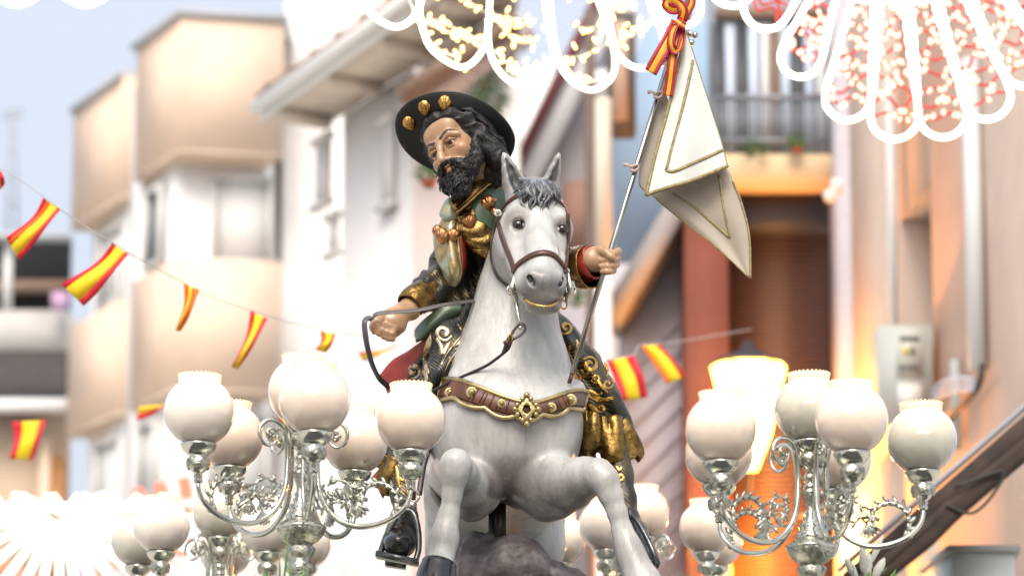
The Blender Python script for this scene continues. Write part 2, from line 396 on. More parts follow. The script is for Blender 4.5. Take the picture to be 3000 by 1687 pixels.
for p in ((1552, 812, -.24), (1557, 822, -.24), (1563, 833, -.24), (1646, 816, -.222), (1643, 826, -.222), (1639, 836, -.22)): c = lerp_paint(c, hv, HH(*p), (.0095, .02, .0125), (.012, .010, .010), 1)
for x_, z_, y_ in ((1526, 867, -.19), (1558, 889, -.22), (1590, 897, -.235), (1620, 893, -.22), (1640, 879, -.19)): c = lerp_paint(c, hv, U(x_, z_, y_), (.028, .03, .010), (.05, .04, .03), .9)
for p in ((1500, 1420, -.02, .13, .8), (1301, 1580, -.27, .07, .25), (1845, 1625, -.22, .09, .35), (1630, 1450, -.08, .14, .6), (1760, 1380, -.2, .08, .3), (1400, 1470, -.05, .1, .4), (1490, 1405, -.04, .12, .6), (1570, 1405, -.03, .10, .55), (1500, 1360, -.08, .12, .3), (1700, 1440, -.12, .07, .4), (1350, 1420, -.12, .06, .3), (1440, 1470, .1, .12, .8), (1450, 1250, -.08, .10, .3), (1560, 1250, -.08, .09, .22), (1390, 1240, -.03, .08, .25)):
    c = lerp_paint(c, hv, U(*p[:3]), (p[3]*1.2, p[3]*1.3, p[3]*.8), (.19, .170, .165), p[4])  # brown-grey patches on lower chest, forearms and legs
m_horse = mat('painted_wood_horse', None, rough=.33, var=.13, vscale=40, bump=.7, bscale=95, stretch=(1, 1, .25), coat=.15, rvar=.06)
horse = thing('horse_statue', tuple(U(1480, 1687, .5)), 'carved white horse statue rearing on the rock with brown bridle and gilded breast collar', 'horse statue')
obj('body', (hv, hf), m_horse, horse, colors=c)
# hooves
m_hoof = mat('black_hoof', (.012, .013, .016), rough=.22, coat=.4, var=.2)
obj('hoof', tube(cat_rom([U(1287, 1650, -.285), U(1278, 1690, -.30), U(1270, 1740, -.33)], 8), [.049, .050, .053, .055, .057, .058, .058, .056], 20), m_hoof, horse)
obj('hoof', tube(cat_rom([U(1890, 1722, -.235), U(1905, 1770, -.25), U(1915, 1810, -.27)], 8), [.058, .058, .06, .062, .062, .062, .06, .058], 20), m_hoof, horse)
# eyes
m_eye = mat('glass_eye', (.006, .005, .005), rough=.05, coat=1); m_white = mat('eye_white', (.55, .53, .5), rough=.2)
m_lidu = mat('lid_upper', (.10, .09, .085), rough=.35); m_lid = mat('eyelid_paint', (.14, .13, .125), rough=.35)
for (ex, ey, w) in ((1519.5, 659, 21), (1647, 672, 17)):
    h, n_ = shoot(HB, ex, ey); y0 = h.y-.004
    eb = obj('eye', ball(U(ex, ey, y0+.006), (w*sc(0), .016, 15*sc(0)), 20), m_eye, horse)
    s_ = 1 if ex < 1600 else -1
    obj('eye_white', ball(U(ex+s_*(w-7), ey+1, y0+.004), (.0075, .0125, .0085), 10), m_white, eb)
    obj('eye_glint', ball(U(ex-3, ey-3, y0-.0065), (.0020, .001, .0020), 8), m_white, eb)  # highlight modelled as a tiny white bead
    up = cat_rom([U(ex-w*1.15, ey+3, y0+.008), U(ex-w*.6, ey-11, y0-.004), U(ex, ey-15, y0-.008), U(ex+w*.6, ey-11, y0-.004), U(ex+w*1.15, ey+4, y0+.008)], 16)
    lo = cat_rom([U(ex-w*1.15, ey+3, y0+.008), U(ex-w*.5, ey+11, y0+.001), U(ex+w*.4, ey+12, y0+.001), U(ex+w*1.15, ey+4, y0+.008)], 16)
    obj('eyelid', tube(up, [.001]+[.0036]*14+[.001], 8), m_lidu, eb); obj('eyelid', tube(lo, [.001]+[.0018]*14+[.001], 8), m_lid, eb)
# gilded teeth
m_gold = mat('gilding', (.50, .33, .11), rough=.27, metal=1, var=.35, vscale=35, bump=.35, bscale=90, rvar=.1)
m_goldpale = mat('pale_gilding', (.44, .35, .18), rough=.36, metal=.9, var=.3, vscale=40, bump=.3, bscale=80, rvar=.1)
tp = cat_rom([U(1535, 874, -.195), U(1560, 889, -.212), U(1590, 897, -.220), U(1615, 894, -.212), U(1634, 882, -.195)], 13)
obj('teeth', tube(tp+np.array([0, .003, 0]), .0040, 8), m_gold, horse)
# forelock: wavy locks falling between the ears
m_mane = mat('painted_mane', (.11, .12, .14), rough=.35, var=.45, vscale=60, bump=.5, bscale=120, coat=.3)
FV = []; FF = []; FC = []; fn_ = 0
for i in range(66):
    a = R.uniform(-1, 1); x0 = 1576+a*28; L_ = R.uniform(38, 92)*(1-.3*abs(a)); ph = R.uniform(0, 6); am = R.uniform(6, 13); lay = R.uniform(0, 1)
    pts = []
    for t in np.linspace(0, 1, 14):
        px = x0+a*34*math.sin(t*1.6)+math.sin(ph+t*9.5)*am*(.25+t); py = 535-16*math.sin(min(1, t*3)*1.57)*(1-.3*a*a)*(1-t)+L_*t
        h, n_ = shoot(HB, px, py)
        yy = (h.y if h is not None else -.01)-.006-.016*lay*math.sin(t*3.1)**.5 if t > .12 else .0+.03*(.12-t)-.03*t*8*.5
        pts.append(U(px, py, yy))
    P_ = np.array(pts)
    for _ in range(2): P_[1:-1] = (P_[:-2]+P_[1:-1]*2+P_[2:])/4
    v_, f_ = tube(P_, np.array([.005, .007, .008, .0085, .008, .008, .0075, .007, .0065, .006, .005, .004, .0025, .0008])*R.uniform(.7, 1.1), 7)
    sh = R.choice([.02, .04, .07, .11, .20]); col = np.array([sh, sh*1.06, sh*1.2]); FV.append(v_); FF += [tuple(j+fn_ for j in q_) for q_ in f_]; fn_ += len(v_); FC.append(np.tile(col, (len(v_), 1)))
m_fore = mat('painted_forelock', None, rough=.32, var=.3, vscale=80, bump=.4, bscale=120, coat=.3)
obj('forelock', (np.concatenate(FV), FF), m_fore, horse, colors=np.concatenate(FC))
mb = MB()
for i in range(40):                                       # crest of mane behind the ears and down the far side of the neck
    t = i/39; x0 = 1545+R.uniform(-16, 30)-t*60; z0 = 560+t*300; y0 = .17+t*.12
    mb.add(tube([U(x0, z0-20, y0), U(x0-15, z0+20, y0+.02), U(x0-22, z0+70, y0+.03), U(x0-10, z0+110, y0+.03)], [.016, .018, .014, .003], 7))
obj('mane', mb.get(), m_mane, horse)
# ---------------- bridle (leather straps lie on the carved head)
m_leather = mat('brown_leather', (.070, .024, .013), rough=.38, var=.25, vscale=30, coat=.1)
m_dleather = mat('dark_leather', (.018, .013, .014), rough=.35, coat=.2)
m_gleather = mat('grey_leather_rein', (.10, .09, .085), rough=.4, var=.2)
m_silver = mat('worn_silver', (.50, .48, .43), rough=.28, metal=1, var=.2, vscale=60, bump=.3, bscale=90, rvar=.08)
bridle = obj('noseband', strap(*drape(HB, [(1505, 800), (1514, 783), (1530, 768), (1560, 750), (1595, 742), (1625, 752), (1645, 775), (1656, 792)], 40, .003), .017, .005), m_leather, horse)
obj('cheek_strap', strap(*drape(HB, [(1462, 640), (1467, 675), (1480, 715), (1495, 752), (1508, 790)], 24, .002), .0155, .005), m_leather, horse)
obj('cheek_strap', strap(*drape(HB, [(1660, 628), (1664, 665), (1662, 705), (1660, 745), (1655, 778), (1652, 800)], 24, .002), .011, .005), m_leather, horse)
obj('browband', strap(*drape(HB, [(1534, 570), (1512, 578), (1488, 598), (1470, 622), (1460, 645)], 22, .003), .011, .004), m_leather, horse)
obj('browband', strap(*drape(HB, [(1618, 572), (1634, 588), (1650, 608), (1662, 634)], 18, .003), .009, .004), m_leather, horse)
obj('throat_strap', strap(*drape(HB, [(1458, 630), (1447, 665), (1441, 715), (1444, 765), (1458, 805), (1478, 828), (1500, 843)], 34, .003), .0085, .004), m_dleather, horse)
obj('throat_strap', tube(cat_rom([U(1664, 640, .04), U(1671, 665, .05), U(1670, 700, .06), U(1664, 730, .06)], 14), .0035, 6), m_leather, horse)
def rosette(px, py, y, r, par, m=None, name='stud', dome=.7):
    M = np.stack([nrm_((1, 0, 0)), nrm_((0, 0, 1)), nrm_((0, -1, 0))], axis=1)
    r_ = r*sc(y)
    v, f = lathe([(r_, 0), (r_, r_*.25), (r_*.8, r_*.45), (r_*.7, r_*.35), (r_*.55, r_*dome*1.1), (r_*.3, r_*dome*1.45), (1e-4, r_*dome*1.6)], 16, M=M)
    return obj(name, (v+np.array(U(px, py, y)), f), m or m_goldpale, par)
for q in ((1459, 625, -.005, 11.5), (1507, 790, -.09, 10), (1660, 795, -.07, 10)): rosette(*q, horse, m_silver)
# bit cheeks, rings, rein link
def bit(s, cx):
    y = -.13; o = obj('bit', tube(cat_rom([U(cx, 797, y), U(cx-s*4, 825, y-.01), U(cx-s*8, 850, y-.01), U(cx+s*2, 872, y-.005), U(cx+s*2, 888, y)], 16), [.004, .005, .006, .0065, .008, .0095, .0105, .0105, .0095, .0085, .008, .0075, .007, .0065, .006, .006], 10), m_silver, horse)
    obj('bit_ring', tube([U(cx-s*8+math.cos(a)*14, 850+math.sin(a)*14, y-.006) for a in np.linspace(0, 2*math.pi, 17)], .004, 6), m_silver, o)
    return o
bt = bit(1, 1508)
obj('shank', tube([U(1512, 884, -.13), U(1516, 910, -.135), U(1521, 935, -.14), U(1524, 958, -.14)], [.0065, .006, .0055, .0055], 8), m_silver, bt)
obj('shank_end', ball(U(1524, 960, -.14), .0072, 10), m_silver, bt)
b2 = bit(-1, 1664)
obj('bit_plate', tube([U(1660, 872, -.11), U(1672, 855, -.12), U(1677, 835, -.12), U(1678, 824, -.12)], [.010, .010, .009, .005], 10), m_silver, b2)
obj('ring', tube([U(1652+math.cos(a)*9, 893+math.sin(a)*12, -.12) for a in np.linspace(0, 2*math.pi, 17)], .0028, 6), m_gold, b2)
# right rein: link, buckle, strap sweeping across the neck
q = lambda L, y0, y1: [U(p[0], p[1], y0+(y1-y0)*i/(len(L)-1)) for i, p in enumerate(L)]
rl = cat_rom(q([(1520, 950), (1532, 950), (1539, 962), (1530, 978), (1508, 992), (1495, 995), (1500, 978), (1512, 960), (1521, 950)], -.145, -.145), 34)
rn = obj('rein', strap(rl, np.tile([0, -1, 0], (34, 1))+.3*np.array([0, 0, 1]), .008, .003), m_dleather, horse)
obj('rein_end', strap(cat_rom(q([(1500, 985), (1492, 1000), (1484, 1020), (1470, 1040)], -.15, -.10), 14), np.tile([0, -1., .1], (14, 1)), [.02]*9+[.018, .016, .013, .010, .006], .004), m_dleather, rn)
rose = q([(1489, 985), (1492, 978), (1500, 980), (1501, 992), (1498, 1001), (1491, 998), (1489, 985)], -.158, -.158)
obj('buckle', tube(rose, .0022, 6, caps=False), m_gold, rn)
obj('keeper', box(U(1485, 1003, -.152), (.020, .006, .012), Matrix.Rotation(-.3, 3, 'Y')), m_leather, rn)
obj('rein_strap', tube(cat_rom(q([(1480, 1030), (1462, 1045), (1430, 1068), (1398, 1084), (1350, 1105), (1310, 1123), (1268, 1145), (1220, 1165)], -.10, .04), 40), [.0045]*40, 6), m_dleather, rn)
# ---------------- breast collar
m_collar = mat('collar_leather', (.11, .042, .02), rough=.35, var=.35, vscale=8, stretch=(9, 1, .6), bump=.4, bscale=40, coat=.05)
path = [(1300, 1140), (1330, 1140), (1380, 1155), (1440, 1178), (1500, 1196), (1543, 1202), (1590, 1196), (1640, 1182), (1685, 1168), (1706, 1170)]
cp, cn = drape(HB, path, 60, .003, 8)
wid = np.interp(np.linspace(0, 1, 60), [0, .1, .3, .5, .62, .8, 1], [.055, .055, .050, .042, .036, .044, .050])
col_o = obj('breast_collar', strap(cp, cn, wid, .010), m_collar, horse)
T_, N_, B_ = frames(cp, cn)
if B_[30][2] < 0: B_ = -B_
tt = np.linspace(0, 1, 60)
obj('collar_border', tube(cp+B_*(wid*.52)[:, None]+N_*.008, .0065, 8), m_goldpale, col_o)
sc_ = wid*.52+.013*np.abs(np.sin(tt*math.pi*6.2))
obj('collar_border', tube(cp-B_*sc_[:, None]+N_*.008, .0065, 8), m_goldpale, col_o)
mbx = MB()
for j in range(59):
    a, b_, c_, d_ = cp[j]-B_[j]*wid[j]*.45+N_[j]*.004, cp[j+1]-B_[j+1]*wid[j+1]*.45+N_[j+1]*.004, cp[j+1]-B_[j+1]*sc_[j+1]+N_[j+1]*.004, cp[j]-B_[j]*sc_[j]+N_[j]*.004
    mbx.add((np.array([a, b_, c_, d_]), [(0, 1, 2, 3)]))
obj('collar_scallop', mbx.get(), m_collar, col_o)
for e0 in (0, 59): obj('collar_end', tube([cp[e0]+B_[e0]*wid[e0]*.5+N_[e0]*.006, cp[e0]+N_[e0]*.008, cp[e0]-B_[e0]*sc_[e0]+N_[e0]*.006], .006, 8), m_goldpale, col_o)
for (px, py, r_) in ((1318, 1150, 16), (1382, 1150, 18), (1470, 1182, 14), (1615, 1194, 16), (1672, 1172, 19)):
    h, n_ = shoot(HB, px, py); rosette(px, py, h.y-.011 if h else -.05, r_, col_o)
for k_ in range(12):                                       # stitched ribs
    i = int(14+k_*1.6) if k_ < 8 else int(44+(k_-8)*1.7)
    obj('rib', tube([cp[i]+B_[i]*wid[i]*.38+N_[i]*.011, cp[i]-B_[i]*wid[i]*.38+N_[i]*.011], .0016, 5), m_leather, col_o)
h, n_ = shoot(HB, 1543, 1199); yc = h.y-.020; mc = U(1543, 1199, yc); mb = MB()
ringp = []
for a in np.linspace(0, 2*math.pi, 65):
    r_ = 27+13*abs(math.cos(2*a))**1.5+3*math.cos(8*a); ringp.append(U(1543+math.cos(a)*r_*.82*.9, 1199+math.sin(a)*r_*.98, yc))
inn = [U(1543+math.cos(a)*12, 1199+math.sin(a)*14, yc) for a in np.linspace(0, 2*math.pi, 65)]
V = []; F = []
for i in range(65):
    o_, n2 = np.array(ringp[i]), np.array(inn[i])
    for t, dy in ((1, .012), (.92, -.001), (.6, -.007), (.3, -.004), (0, -.010), (-.12, .0), (-.12, .012)): V.append(n2+(o_-n2)*t+np.array([0, dy, 0]))
for i in range(64):
    for j in range(6): F.append((i*7+j, i*7+j+1, (i+1)*7+j+1, (i+1)*7+j))
med = obj('medallion', (np.array(V), F), m_goldpale, col_o)
mb = MB()
for a in range(4):
    for s in (-.42, .42):
        an = a*math.pi/2+s; mb.add(ball(U(1543+math.cos(an)*30, 1199+math.sin(an)*34, yc-.004), .0075, 8))
for an in (0, math.pi/2, math.pi, -math.pi/2): mb.add(ball(U(1543+math.cos(an)*34, 1199+math.sin(an)*42, yc-.003), .0095, 8))
obj('medallion_bead', mb.get(), m_goldpale, col_o)
# girth strap under the belly
obj('girth', strap(cat_rom([tuple(U(*p)) for p in ((1250, 1400, .52), (1300, 1480, .44), (1380, 1502, .40), (1460, 1510, .40), (1540, 1500, .40), (1620, 1465, .46), (1660, 1400, .52))], 30), np.tile([0, -.6, -.8], (30, 1)), .05, .008), mat('girth_cloth', (.02, .022, .014), rough=.4, col2=(.25, .16, .05), mixscale=25, mixlo=.55, mixhi=.7), horse)
# ================================================================== support post and rock
m_post = mat('dark_steel', (.018, .016, .016), rough=.45, var=.3)
p0, p1 = U(1469, 1452, .10), U(1478, 1620, .16)
post = thing('support_post', tuple(p1), 'dark steel post holding up the horse from the rock between its legs', 'support post')
obj('square_tube', box((np.array(p0)+np.array(p1))/2-np.array([.008, 0, 0]), (.034, .034, (p0-p1).length)), m_post, post)
obj('square_tube', box((np.array(p0)+np.array(p1))/2+np.array([-.028, .03, -.02]), (.030, .03, (p0-p1).length-.04)), m_post, post)
obj('mount_plate', box(np.array(p0)+np.array([0, .0, .004]), (.09, .08, .006)), m_post, post)
def noise3(P, s, o=3, seed=0):
    from mathutils import noise as nz
    return np.array([nz.fractal(Vector(p)*s+Vector((seed, seed*2, 0)), 1.0, 2.0, o) for p in P])
g = SDF((U(1290, 1700, 0).x-.05, -.25, U(1500, 1850, 0).z-.08), (U(1800, 1700, 0).x+.05, .75, U(1500, 1500, 0).z), .012)
for e in ((1420, 1660, .25, 95, 170, 95), (1500, 1690, .15, 130, 170, 115), (1590, 1720, .2, 120, 160, 95), (1370, 1700, .2, 70, 130, 95), (1660, 1760, .2, 90, 150, 85), (1500, 1800, .2, 230, 240, 90)):
    g.E(*e, k=.02)
rv, rf = g.mesh()
nn = noise3(rv, 9, 4); n2 = noise3(rv, 3.5, 2, 5); cr = np.abs(noise3(rv, 6, 2, 9))
dirs = rv-np.array(U(1500, 1800, .25)); dirs /= np.linalg.norm(dirs, axis=1)[:, None]
rv = rv+dirs*(np.round(nn*4)/4*.018+nn*.008+n2*.02-.02*np.clip(.08-cr, 0, 1)/.08)[:, None]
obj('rock', (rv, rf), mat('grey_rock', (.10, .088, .09), rough=.62, col2=(.27, .24, .245), mixscale=11, mixlo=.48, mixhi=.72, var=.3, vscale=30, bump=.8, bscale=45), None, label='rough grey rock under the rearing horse', cat='rock', smooth=False)
# ================================================================== RIDER STATUE (carved pilgrim saint)
rider = thing('rider_statue', tuple(U(1440, 1100, .40)), 'carved bearded pilgrim rider in a black hat and green gilded cape on the horse statue', 'rider statue')
HS = 1.09
Rz = lambda a: np.array(Matrix.Rotation(math.radians(a), 3, 'Z')); Ry = lambda a: np.array(Matrix.Rotation(math.radians(a), 3, 'Y')); Rx = lambda a: np.array(Matrix.Rotation(math.radians(a), 3, 'X'))
RM = Rz(-40) @ Ry(-23) @ Rx(8)
HO = np.array(U(1297, 436, .045))-HS*(RM @ np.array([0, -.082, 0]))
def hl(x, y, z): return HO+HS*(RM @ np.array([x, y, z]))           # head-local (x = his left, -y = face, z = up)
lo = np.array(U(1075, 1010, -.06)); hi = np.array(U(1840, 330, .5))
g = SDF(lo, (hi[0]+.02, .52, hi[2]+.02), .0027)
def L(pts, k=.008, op='add'):
    q = [(hl(*p[:3]), p[3]*HS) for p in pts]
    if len(q) == 1: q *= 2
    for (a, ra), (b, rb) in zip(q[:-1], q[1:]): g.seg(a, b, ra, rb, k, op)
def LE(c, r, k=.01, op='add', rot=None): g.ell(hl(*c), np.array(r)*HS, RM if rot is None else RM @ rot, k, op)
LE((0, .018, .045), (.073, .092, .078)); LE((0, -.030, -.028), (.058, .052, .072), k=.03)
LE((0, -.052, -.078), (.030, .026, .026), k=.02); LE((0, -.06, .058), (.056, .028, .038), k=.02)
for s in (-1, 1):
    L([(s*.012, -.083, .021, .008), (s*.034, -.079, .028, .007), (s*.052, -.064, .017, .008)], .012)     # brow ridge
    LE((s*.040, -.058, -.022), (.022, .022, .020), k=.018)                                              # cheekbone
    LE((s*.031, -.084, .001), (.0185, .013, .0115), k=.008, op='sub')                                   # socket
    L([(s*.016, -.078, .001, .0034), (s*.024, -.0845, .0075, .0042), (s*.034, -.085, .0085, .0044), (s*.045, -.076, .003, .0036)], .004)   # upper lid
    L([(s*.017, -.077, -.001, .0025), (s*.026, -.080, -.0075, .0030), (s*.036, -.079, -.0075, .0030), (s*.044, -.073, .000, .0025)], .004)
    LE((s*.012, -.094, -.042), (.0085, .010, .0070), k=.006)                                            # nostril wing
    L([(s*.0065, -.104, -.0480, .0030), (s*.008, -.098, -.0475, .003)], .003, 'sub')
    L([(s*.016, -.088, -.052, .010), (s*.030, -.076, -.062, .010)], .012)
    LE((s*.070, .012, -.002), (.010, .018, .030), k=.008)
L([(0, -.082, .022, .0095), (0, -.094, .002, .0082), (0, -.107, -.024, .0082), (0, -.112, -.040, .0100)], .010)   # nose
L([(-.019, -.086, -.060, .0045), (-.006, -.0955, -.0565, .0055), (0, -.095, -.058, .005), (.006, -.0955, -.0565, .0055), (.019, -.086, -.060, .0045)], .004)
L([(-.016, -.086, -.0675, .0050), (0, -.094, -.0695, .0070), (.016, -.086, -.0675, .0050)], .004)
L([(-.023, -.084, -.0630, .0018), (-.008, -.0985, -.0625, .0020), (0, -.0985, -.0632, .0020), (.008, -.0985, -.0625, .0020), (.023, -.084, -.0630, .0018)], .002, 'sub')
# neck and trunk under the clothes
nb = U(1428, 560, .25)
g.seg(hl(0, .02, -.03), nb, .062, .072, .03); g.seg(nb, U(1425, 620, .3), .07, .09, .03)
g.chain([(1425, 660, .34, 85), (1410, 760, .36, 90), (1400, 870, .38, 100)], k=.04)
g.chain([(1350, 680, .3, 40), (1320, 760, .24, 36), (1300, 830, .2, 34), (1235, 880, .14, 34), (1200, 905, .1, 30), (1176, 918, .07, 26)], k=.02)
g.chain([(1490, 640, .3, 60), (1590, 780, .2, 42), (1660, 780, .1, 36), (1712, 768, .03, 26)], k=.02)
# his right hand (left in the picture): loose fist holding the rein
g.chain([(1176, 918, .07, 27), (1158, 935, .045, 32), (1145, 945, .035, 33), (1135, 948, .03, 30)], k=.02)
g.chain([(1160, 955, .03, 26), (1150, 972, .03, 18)], k=.02)
for (x, y0, x2, y2, x3, y3, r) in ((1120, 930, 1106, 950, 1111, 976, 10), (1132, 945, 1121, 966, 1125, 985, 9.6), (1144, 955, 1135, 972, 1138, 991, 9.4), (1157, 960, 1149, 976, 1150, 992, 9)):
    g.chain([(x+10, y0-4, .02, r), (x2+4, y2-10, -.005, r*1.05), (x2, y2, -.02, r), (x3, y3, -.012, r*.95), (x3+6, y3-10, .01, r*.8)], k=.004)
g.chain([(1150, 918, .03, 17), (1118, 925, .01, 13), (1098, 938, -.002, 12), (1092, 958, -.005, 10.5), (1096, 972, .0, 8.5)], k=.007)
g.chain([(1122, 952, .0, 6), (1117, 960, -.01, 5)], k=.004, op='sub')
# his left hand (right in the picture) closed round the staff
g.chain([(1712, 768, .03, 27), (1735, 762, .012, 31), (1748, 764, .012, 30)], k=.02)
g.E(1778, 764, .034, 40, 17, 34, None, k=.012)
for (tx, y, kx, ky, r) in ((1775, 743, 1810, 737, 11.5), (1764, 762, 1808, 757, 11), (1762, 780, 1804, 775, 10.8), (1765, 796, 1796, 792, 10)):
    g.chain([(kx-24, ky+4, .036, r), (kx-2, ky+2, .020, r), (kx+1, ky, .002, r), (kx-10, y-1, -.018, r*1.0), ((tx+kx)/2-4, y, -.021, r*.96), (tx, y+1, -.017, r*.85)], k=.003)
g.chain([(1738, 742, .0, 19), (1760, 734, -.012, 15), (1776, 741, -.026, 12.5), (1790, 752, -.032, 11), (1795, 756, -.032, 9.5)], k=.006)
bv, bf = relax(g.mesh(), 1, .45)
SK = np.array([.42, .255, .145]); c = np.tile(SK, (len(bv), 1))
nn = noise3(bv, 30, 2) if len(bv) < 250000 else np.zeros(len(bv)); c *= (1+.10*nn)[:, None]
c = lerp_paint(c, bv, hl(.045, -.07, -.018), (.03,)*3, (.36, .12, .07), .3); c = lerp_paint(c, bv, hl(-.045, -.07, -.018), (.03,)*3, (.36, .12, .07), .2)
c = lerp_paint(c, bv, hl(0, -.11, -.034), (.014,)*3, (.40, .15, .08), .4)
for k_ in (-.018, -.009, 0, .009, .018): c = lerp_paint(c, bv, hl(k_, -.093, -.064), (.009, .014, .0085), (.19, .065, .042), .8)
for s in (-1, 1):
    for t in np.linspace(0, 1, 9):      # painted brows
        c = lerp_paint(c, bv, hl(s*(.014+.042*t), -.093+.026*t*t, .0245+.0125*math.sin(t*2.4)-.006*t), (.0085, .026, .0075*(1.2-.55*t)), (.010, .006, .004), 1)
    for t in np.linspace(0, 1, 7):      # lash line
        c = lerp_paint(c, bv, hl(s*(.018+.026*t), -.086+.008*t, .003+.0055*math.sin(t*3.1)), (.006, .014, .0038), (.03, .015, .01), 1)
    c = lerp_paint(c, bv, hl(s*.031, -.084, .011), (.020, .02, .008), (.28, .12, .065), .5)
m_skin = mat('painted_skin', None, rough=.33, coat=.25, var=.12, vscale=25, bump=.15, bscale=90, sss=.0)
obj('body', (bv, bf), m_skin, rider, colors=c)
BB = bvh((bv, bf))
for s, n_ in ((1, 0), (-1, 0)):
    ew = obj('eye', ball(hl(s*.031, -.0715, .0005), .0122*HS, 20), mat('painted_eye', (.36, .32, .27), rough=.08, coat=.8), rider)
    gd = nrm_((-.12, -1, -.30))          # looks down to his right
    ip = np.array([s*.031, -.0715, .0005])+gd*.0086
    MM = np.stack([nrm_(np.cross(RM @ gd, [0, 0, 1])), nrm_(np.cross(np.cross(RM @ gd, [0, 0, 1]), RM @ gd)), RM @ gd], axis=1)
    obj('iris', ball(hl(*ip), np.array([.0076, .0076, .0046])*HS, 14, MM), mat('iris_brown', (.008, .004, .003), rough=.25), ew)
    ip = np.array([s*.031, -.0715, .0005])+gd*.0102
    obj('pupil', ball(hl(*ip), np.array([.0032, .0032, .003])*HS, 10, MM), m_eye, ew)
# ---------------- beard
m_hair = mat('black_painted_hair', (.006, .005, .0048), rough=.5, var=.5, vscale=60, bump=.6, bscale=110, coat=.0)
g = SDF(np.array(U(1240, 600, 0))-.03, np.array(U(1480, 330, .3))+.03, .0032); g.lo[1] = -.08; 
g = SDF((U(1240, 0, 0).x, -.08, U(0, 600, 0).z), (U(1500, 0, .2).x, .34, U(0, 320, 0).z), .0032)
def G(pts, k=.012, op='add'):
    q = [(hl(*p[:3]), p[3]*HS) for p in pts]
    if len(q) == 1: q *= 2
    for (a, ra), (b, rb) in zip(q[:-1], q[1:]): g.seg(a, b, ra, rb, k, op)
for s in (-1, 1):
    G([(s*.072, -.010, .010, .012), (s*.063, -.022, -.025, .013), (s*.052, -.034, -.060, .021), (s*.030, -.054, -.082, .027), (s*.008, -.064, -.100, .025)])
    G([(s*.004, -.103, -.0500, .0060), (s*.020, -.096, -.0535, .0078), (s*.034, -.082, -.064, .0095), (s*.040, -.070, -.085, .013)], .006)
G([(0, -.070, -.098, .029), (.0, -.074, -.118, .024), (.004, -.072, -.136, .013)], .02); G([(0, -.084, -.088, .012)], .01)
wv, wf = g.mesh(); nn = noise3(wv, 42, 2); n2 = noise3(wv, 85, 2, 4)
ctr = hl(0, -.02, -.06); dd = wv-ctr; dd /= np.linalg.norm(dd, axis=1)[:, None]
wv = wv+dd*(.0045*(1-2*np.abs(nn))+.002*n2)[:, None]
obj('beard', (wv, wf), m_hair, rider)
BDB = bvh((wv, wf))
beard_o = bpy.data.objects['beard']
mb = MB()
for i in range(420):                                      # little carved curls
    s = R.choice((-1, 1, 1)); t = R.uniform(0, 1)
    base = np.array([s*R.uniform(.0, .068)*(1-.35*t), -.03-.05*t, -.02-.11*t])
    px_, py_ = 0, 0
    w0 = hl(*base); d0 = nrm_(w0-ctr+np.array([0, -.03, 0])); o0 = w0+d0*.12; h = BDB.ray_cast(Vector(o0), Vector(-d0))
    if h[0] is None: continue
    p = np.array(h[0]); n_ = np.array(h[1]); dn = nrm_(np.array([R.uniform(-.35, .35)-.1, 0, -1])-n_*np.dot([0, 0, -1], n_)); sd = np.cross(n_, dn); rr = R.uniform(.002, .004)
    pts = [p-n_*.0012+dn*(u*.022)+sd*rr*math.sin(u*6.5+i)+n_*.0022*math.sin(u*3.1) for u in np.linspace(0, 1, 7)]
    mb.add(tube(pts, [.0010, .0020, .0024, .0024, .0022, .0018, .0006], 5))
cb = obj('curl', mb.get(), m_hair, beard_o, kind='stuff')
# ---------------- hair
g = SDF((U(1230, 0, 0).x, -.10, U(0, 560, 0).z), (U(1520, 0, .2).x, .40, U(0, 300, 0).z), .0035)
G([(0, .03, .055, .088)], 0); G([(.0, .05, .02, .085), (.02, .07, -.05, .06)], .03)
G([(.012, -.068, .090, .018), (.045, -.050, .080, .020), (.070, -.012, .055, .026), (.074, .010, .01, .028), (.076, .022, -.035, .030), (.080, .030, -.075, .026), (.090, .036, -.098, .017)], .015)
G([(-.012, -.068, .090, .017), (-.045, -.050, .078, .018), (-.068, -.012, .05, .018), (-.078, .01, .0, .018), (-.075, .02, -.06, .018)], .015)
LE_ = lambda c_, r_, k, op: g.ell(hl(*c_), np.array(r_)*HS, RM, k, op)
LE_((0, -.085, -.016), (.061, .070, .090), .006, 'sub')
wv, wf = g.mesh(); nn = noise3(wv, 26, 2, 3)
ctr = hl(0, .03, .0); dd = wv-ctr; dd /= np.linalg.norm(dd, axis=1)[:, None]; wv = wv+dd*(.006*(1-2*np.abs(nn)))[:, None]
hair = obj('hair', (wv, wf), m_hair, rider)
HRB = bvh((wv, wf)); mb = MB()
for i in range(150):
    s = 1 if R.random() < .72 else -1
    a0 = R.uniform(.0, 1.0); ph = R.uniform(0, 6); fr = R.uniform(7, 11); am = R.uniform(.004, .008); pts = []
    for u in np.linspace(0, 1, 15):
        ang = math.radians(100-210*u*R.uniform(.97, 1.03)) if False else 0
        zz = .125-.215*u*(1-.25*(1-a0)); xx = s*(.015+.078*min(1, u*2.0)**.7+.010*u); yy = -.050+.080*u+.060*a0*min(1, u*2+.2)
        w0 = hl(xx, yy, zz); d0 = nrm_(w0-hl(0, .03, min(zz, .05)*.8)); h = HRB.ray_cast(Vector(w0+d0*.1), Vector(-d0))
        p = np.array(h[0]) if h[0] is not None else w0
        if pts and np.linalg.norm(p-pts[-1]) > .04: break
        T = RM @ np.array([0, 1, .2]); pts.append(p+T*am*math.sin(ph+fr*u*2)+d0*(.001+.0035*math.sin(ph*2+fr*u*2.2)))
    if len(pts) > 4:
        n_ = len(pts); mb.add(tube(pts, np.interp(np.linspace(0, 1, n_), [0, .2, .8, 1], [.002, .0052, .0050, .0012]), 6))
obj('lock', mb.get(), m_hair, hair, kind='stuff')
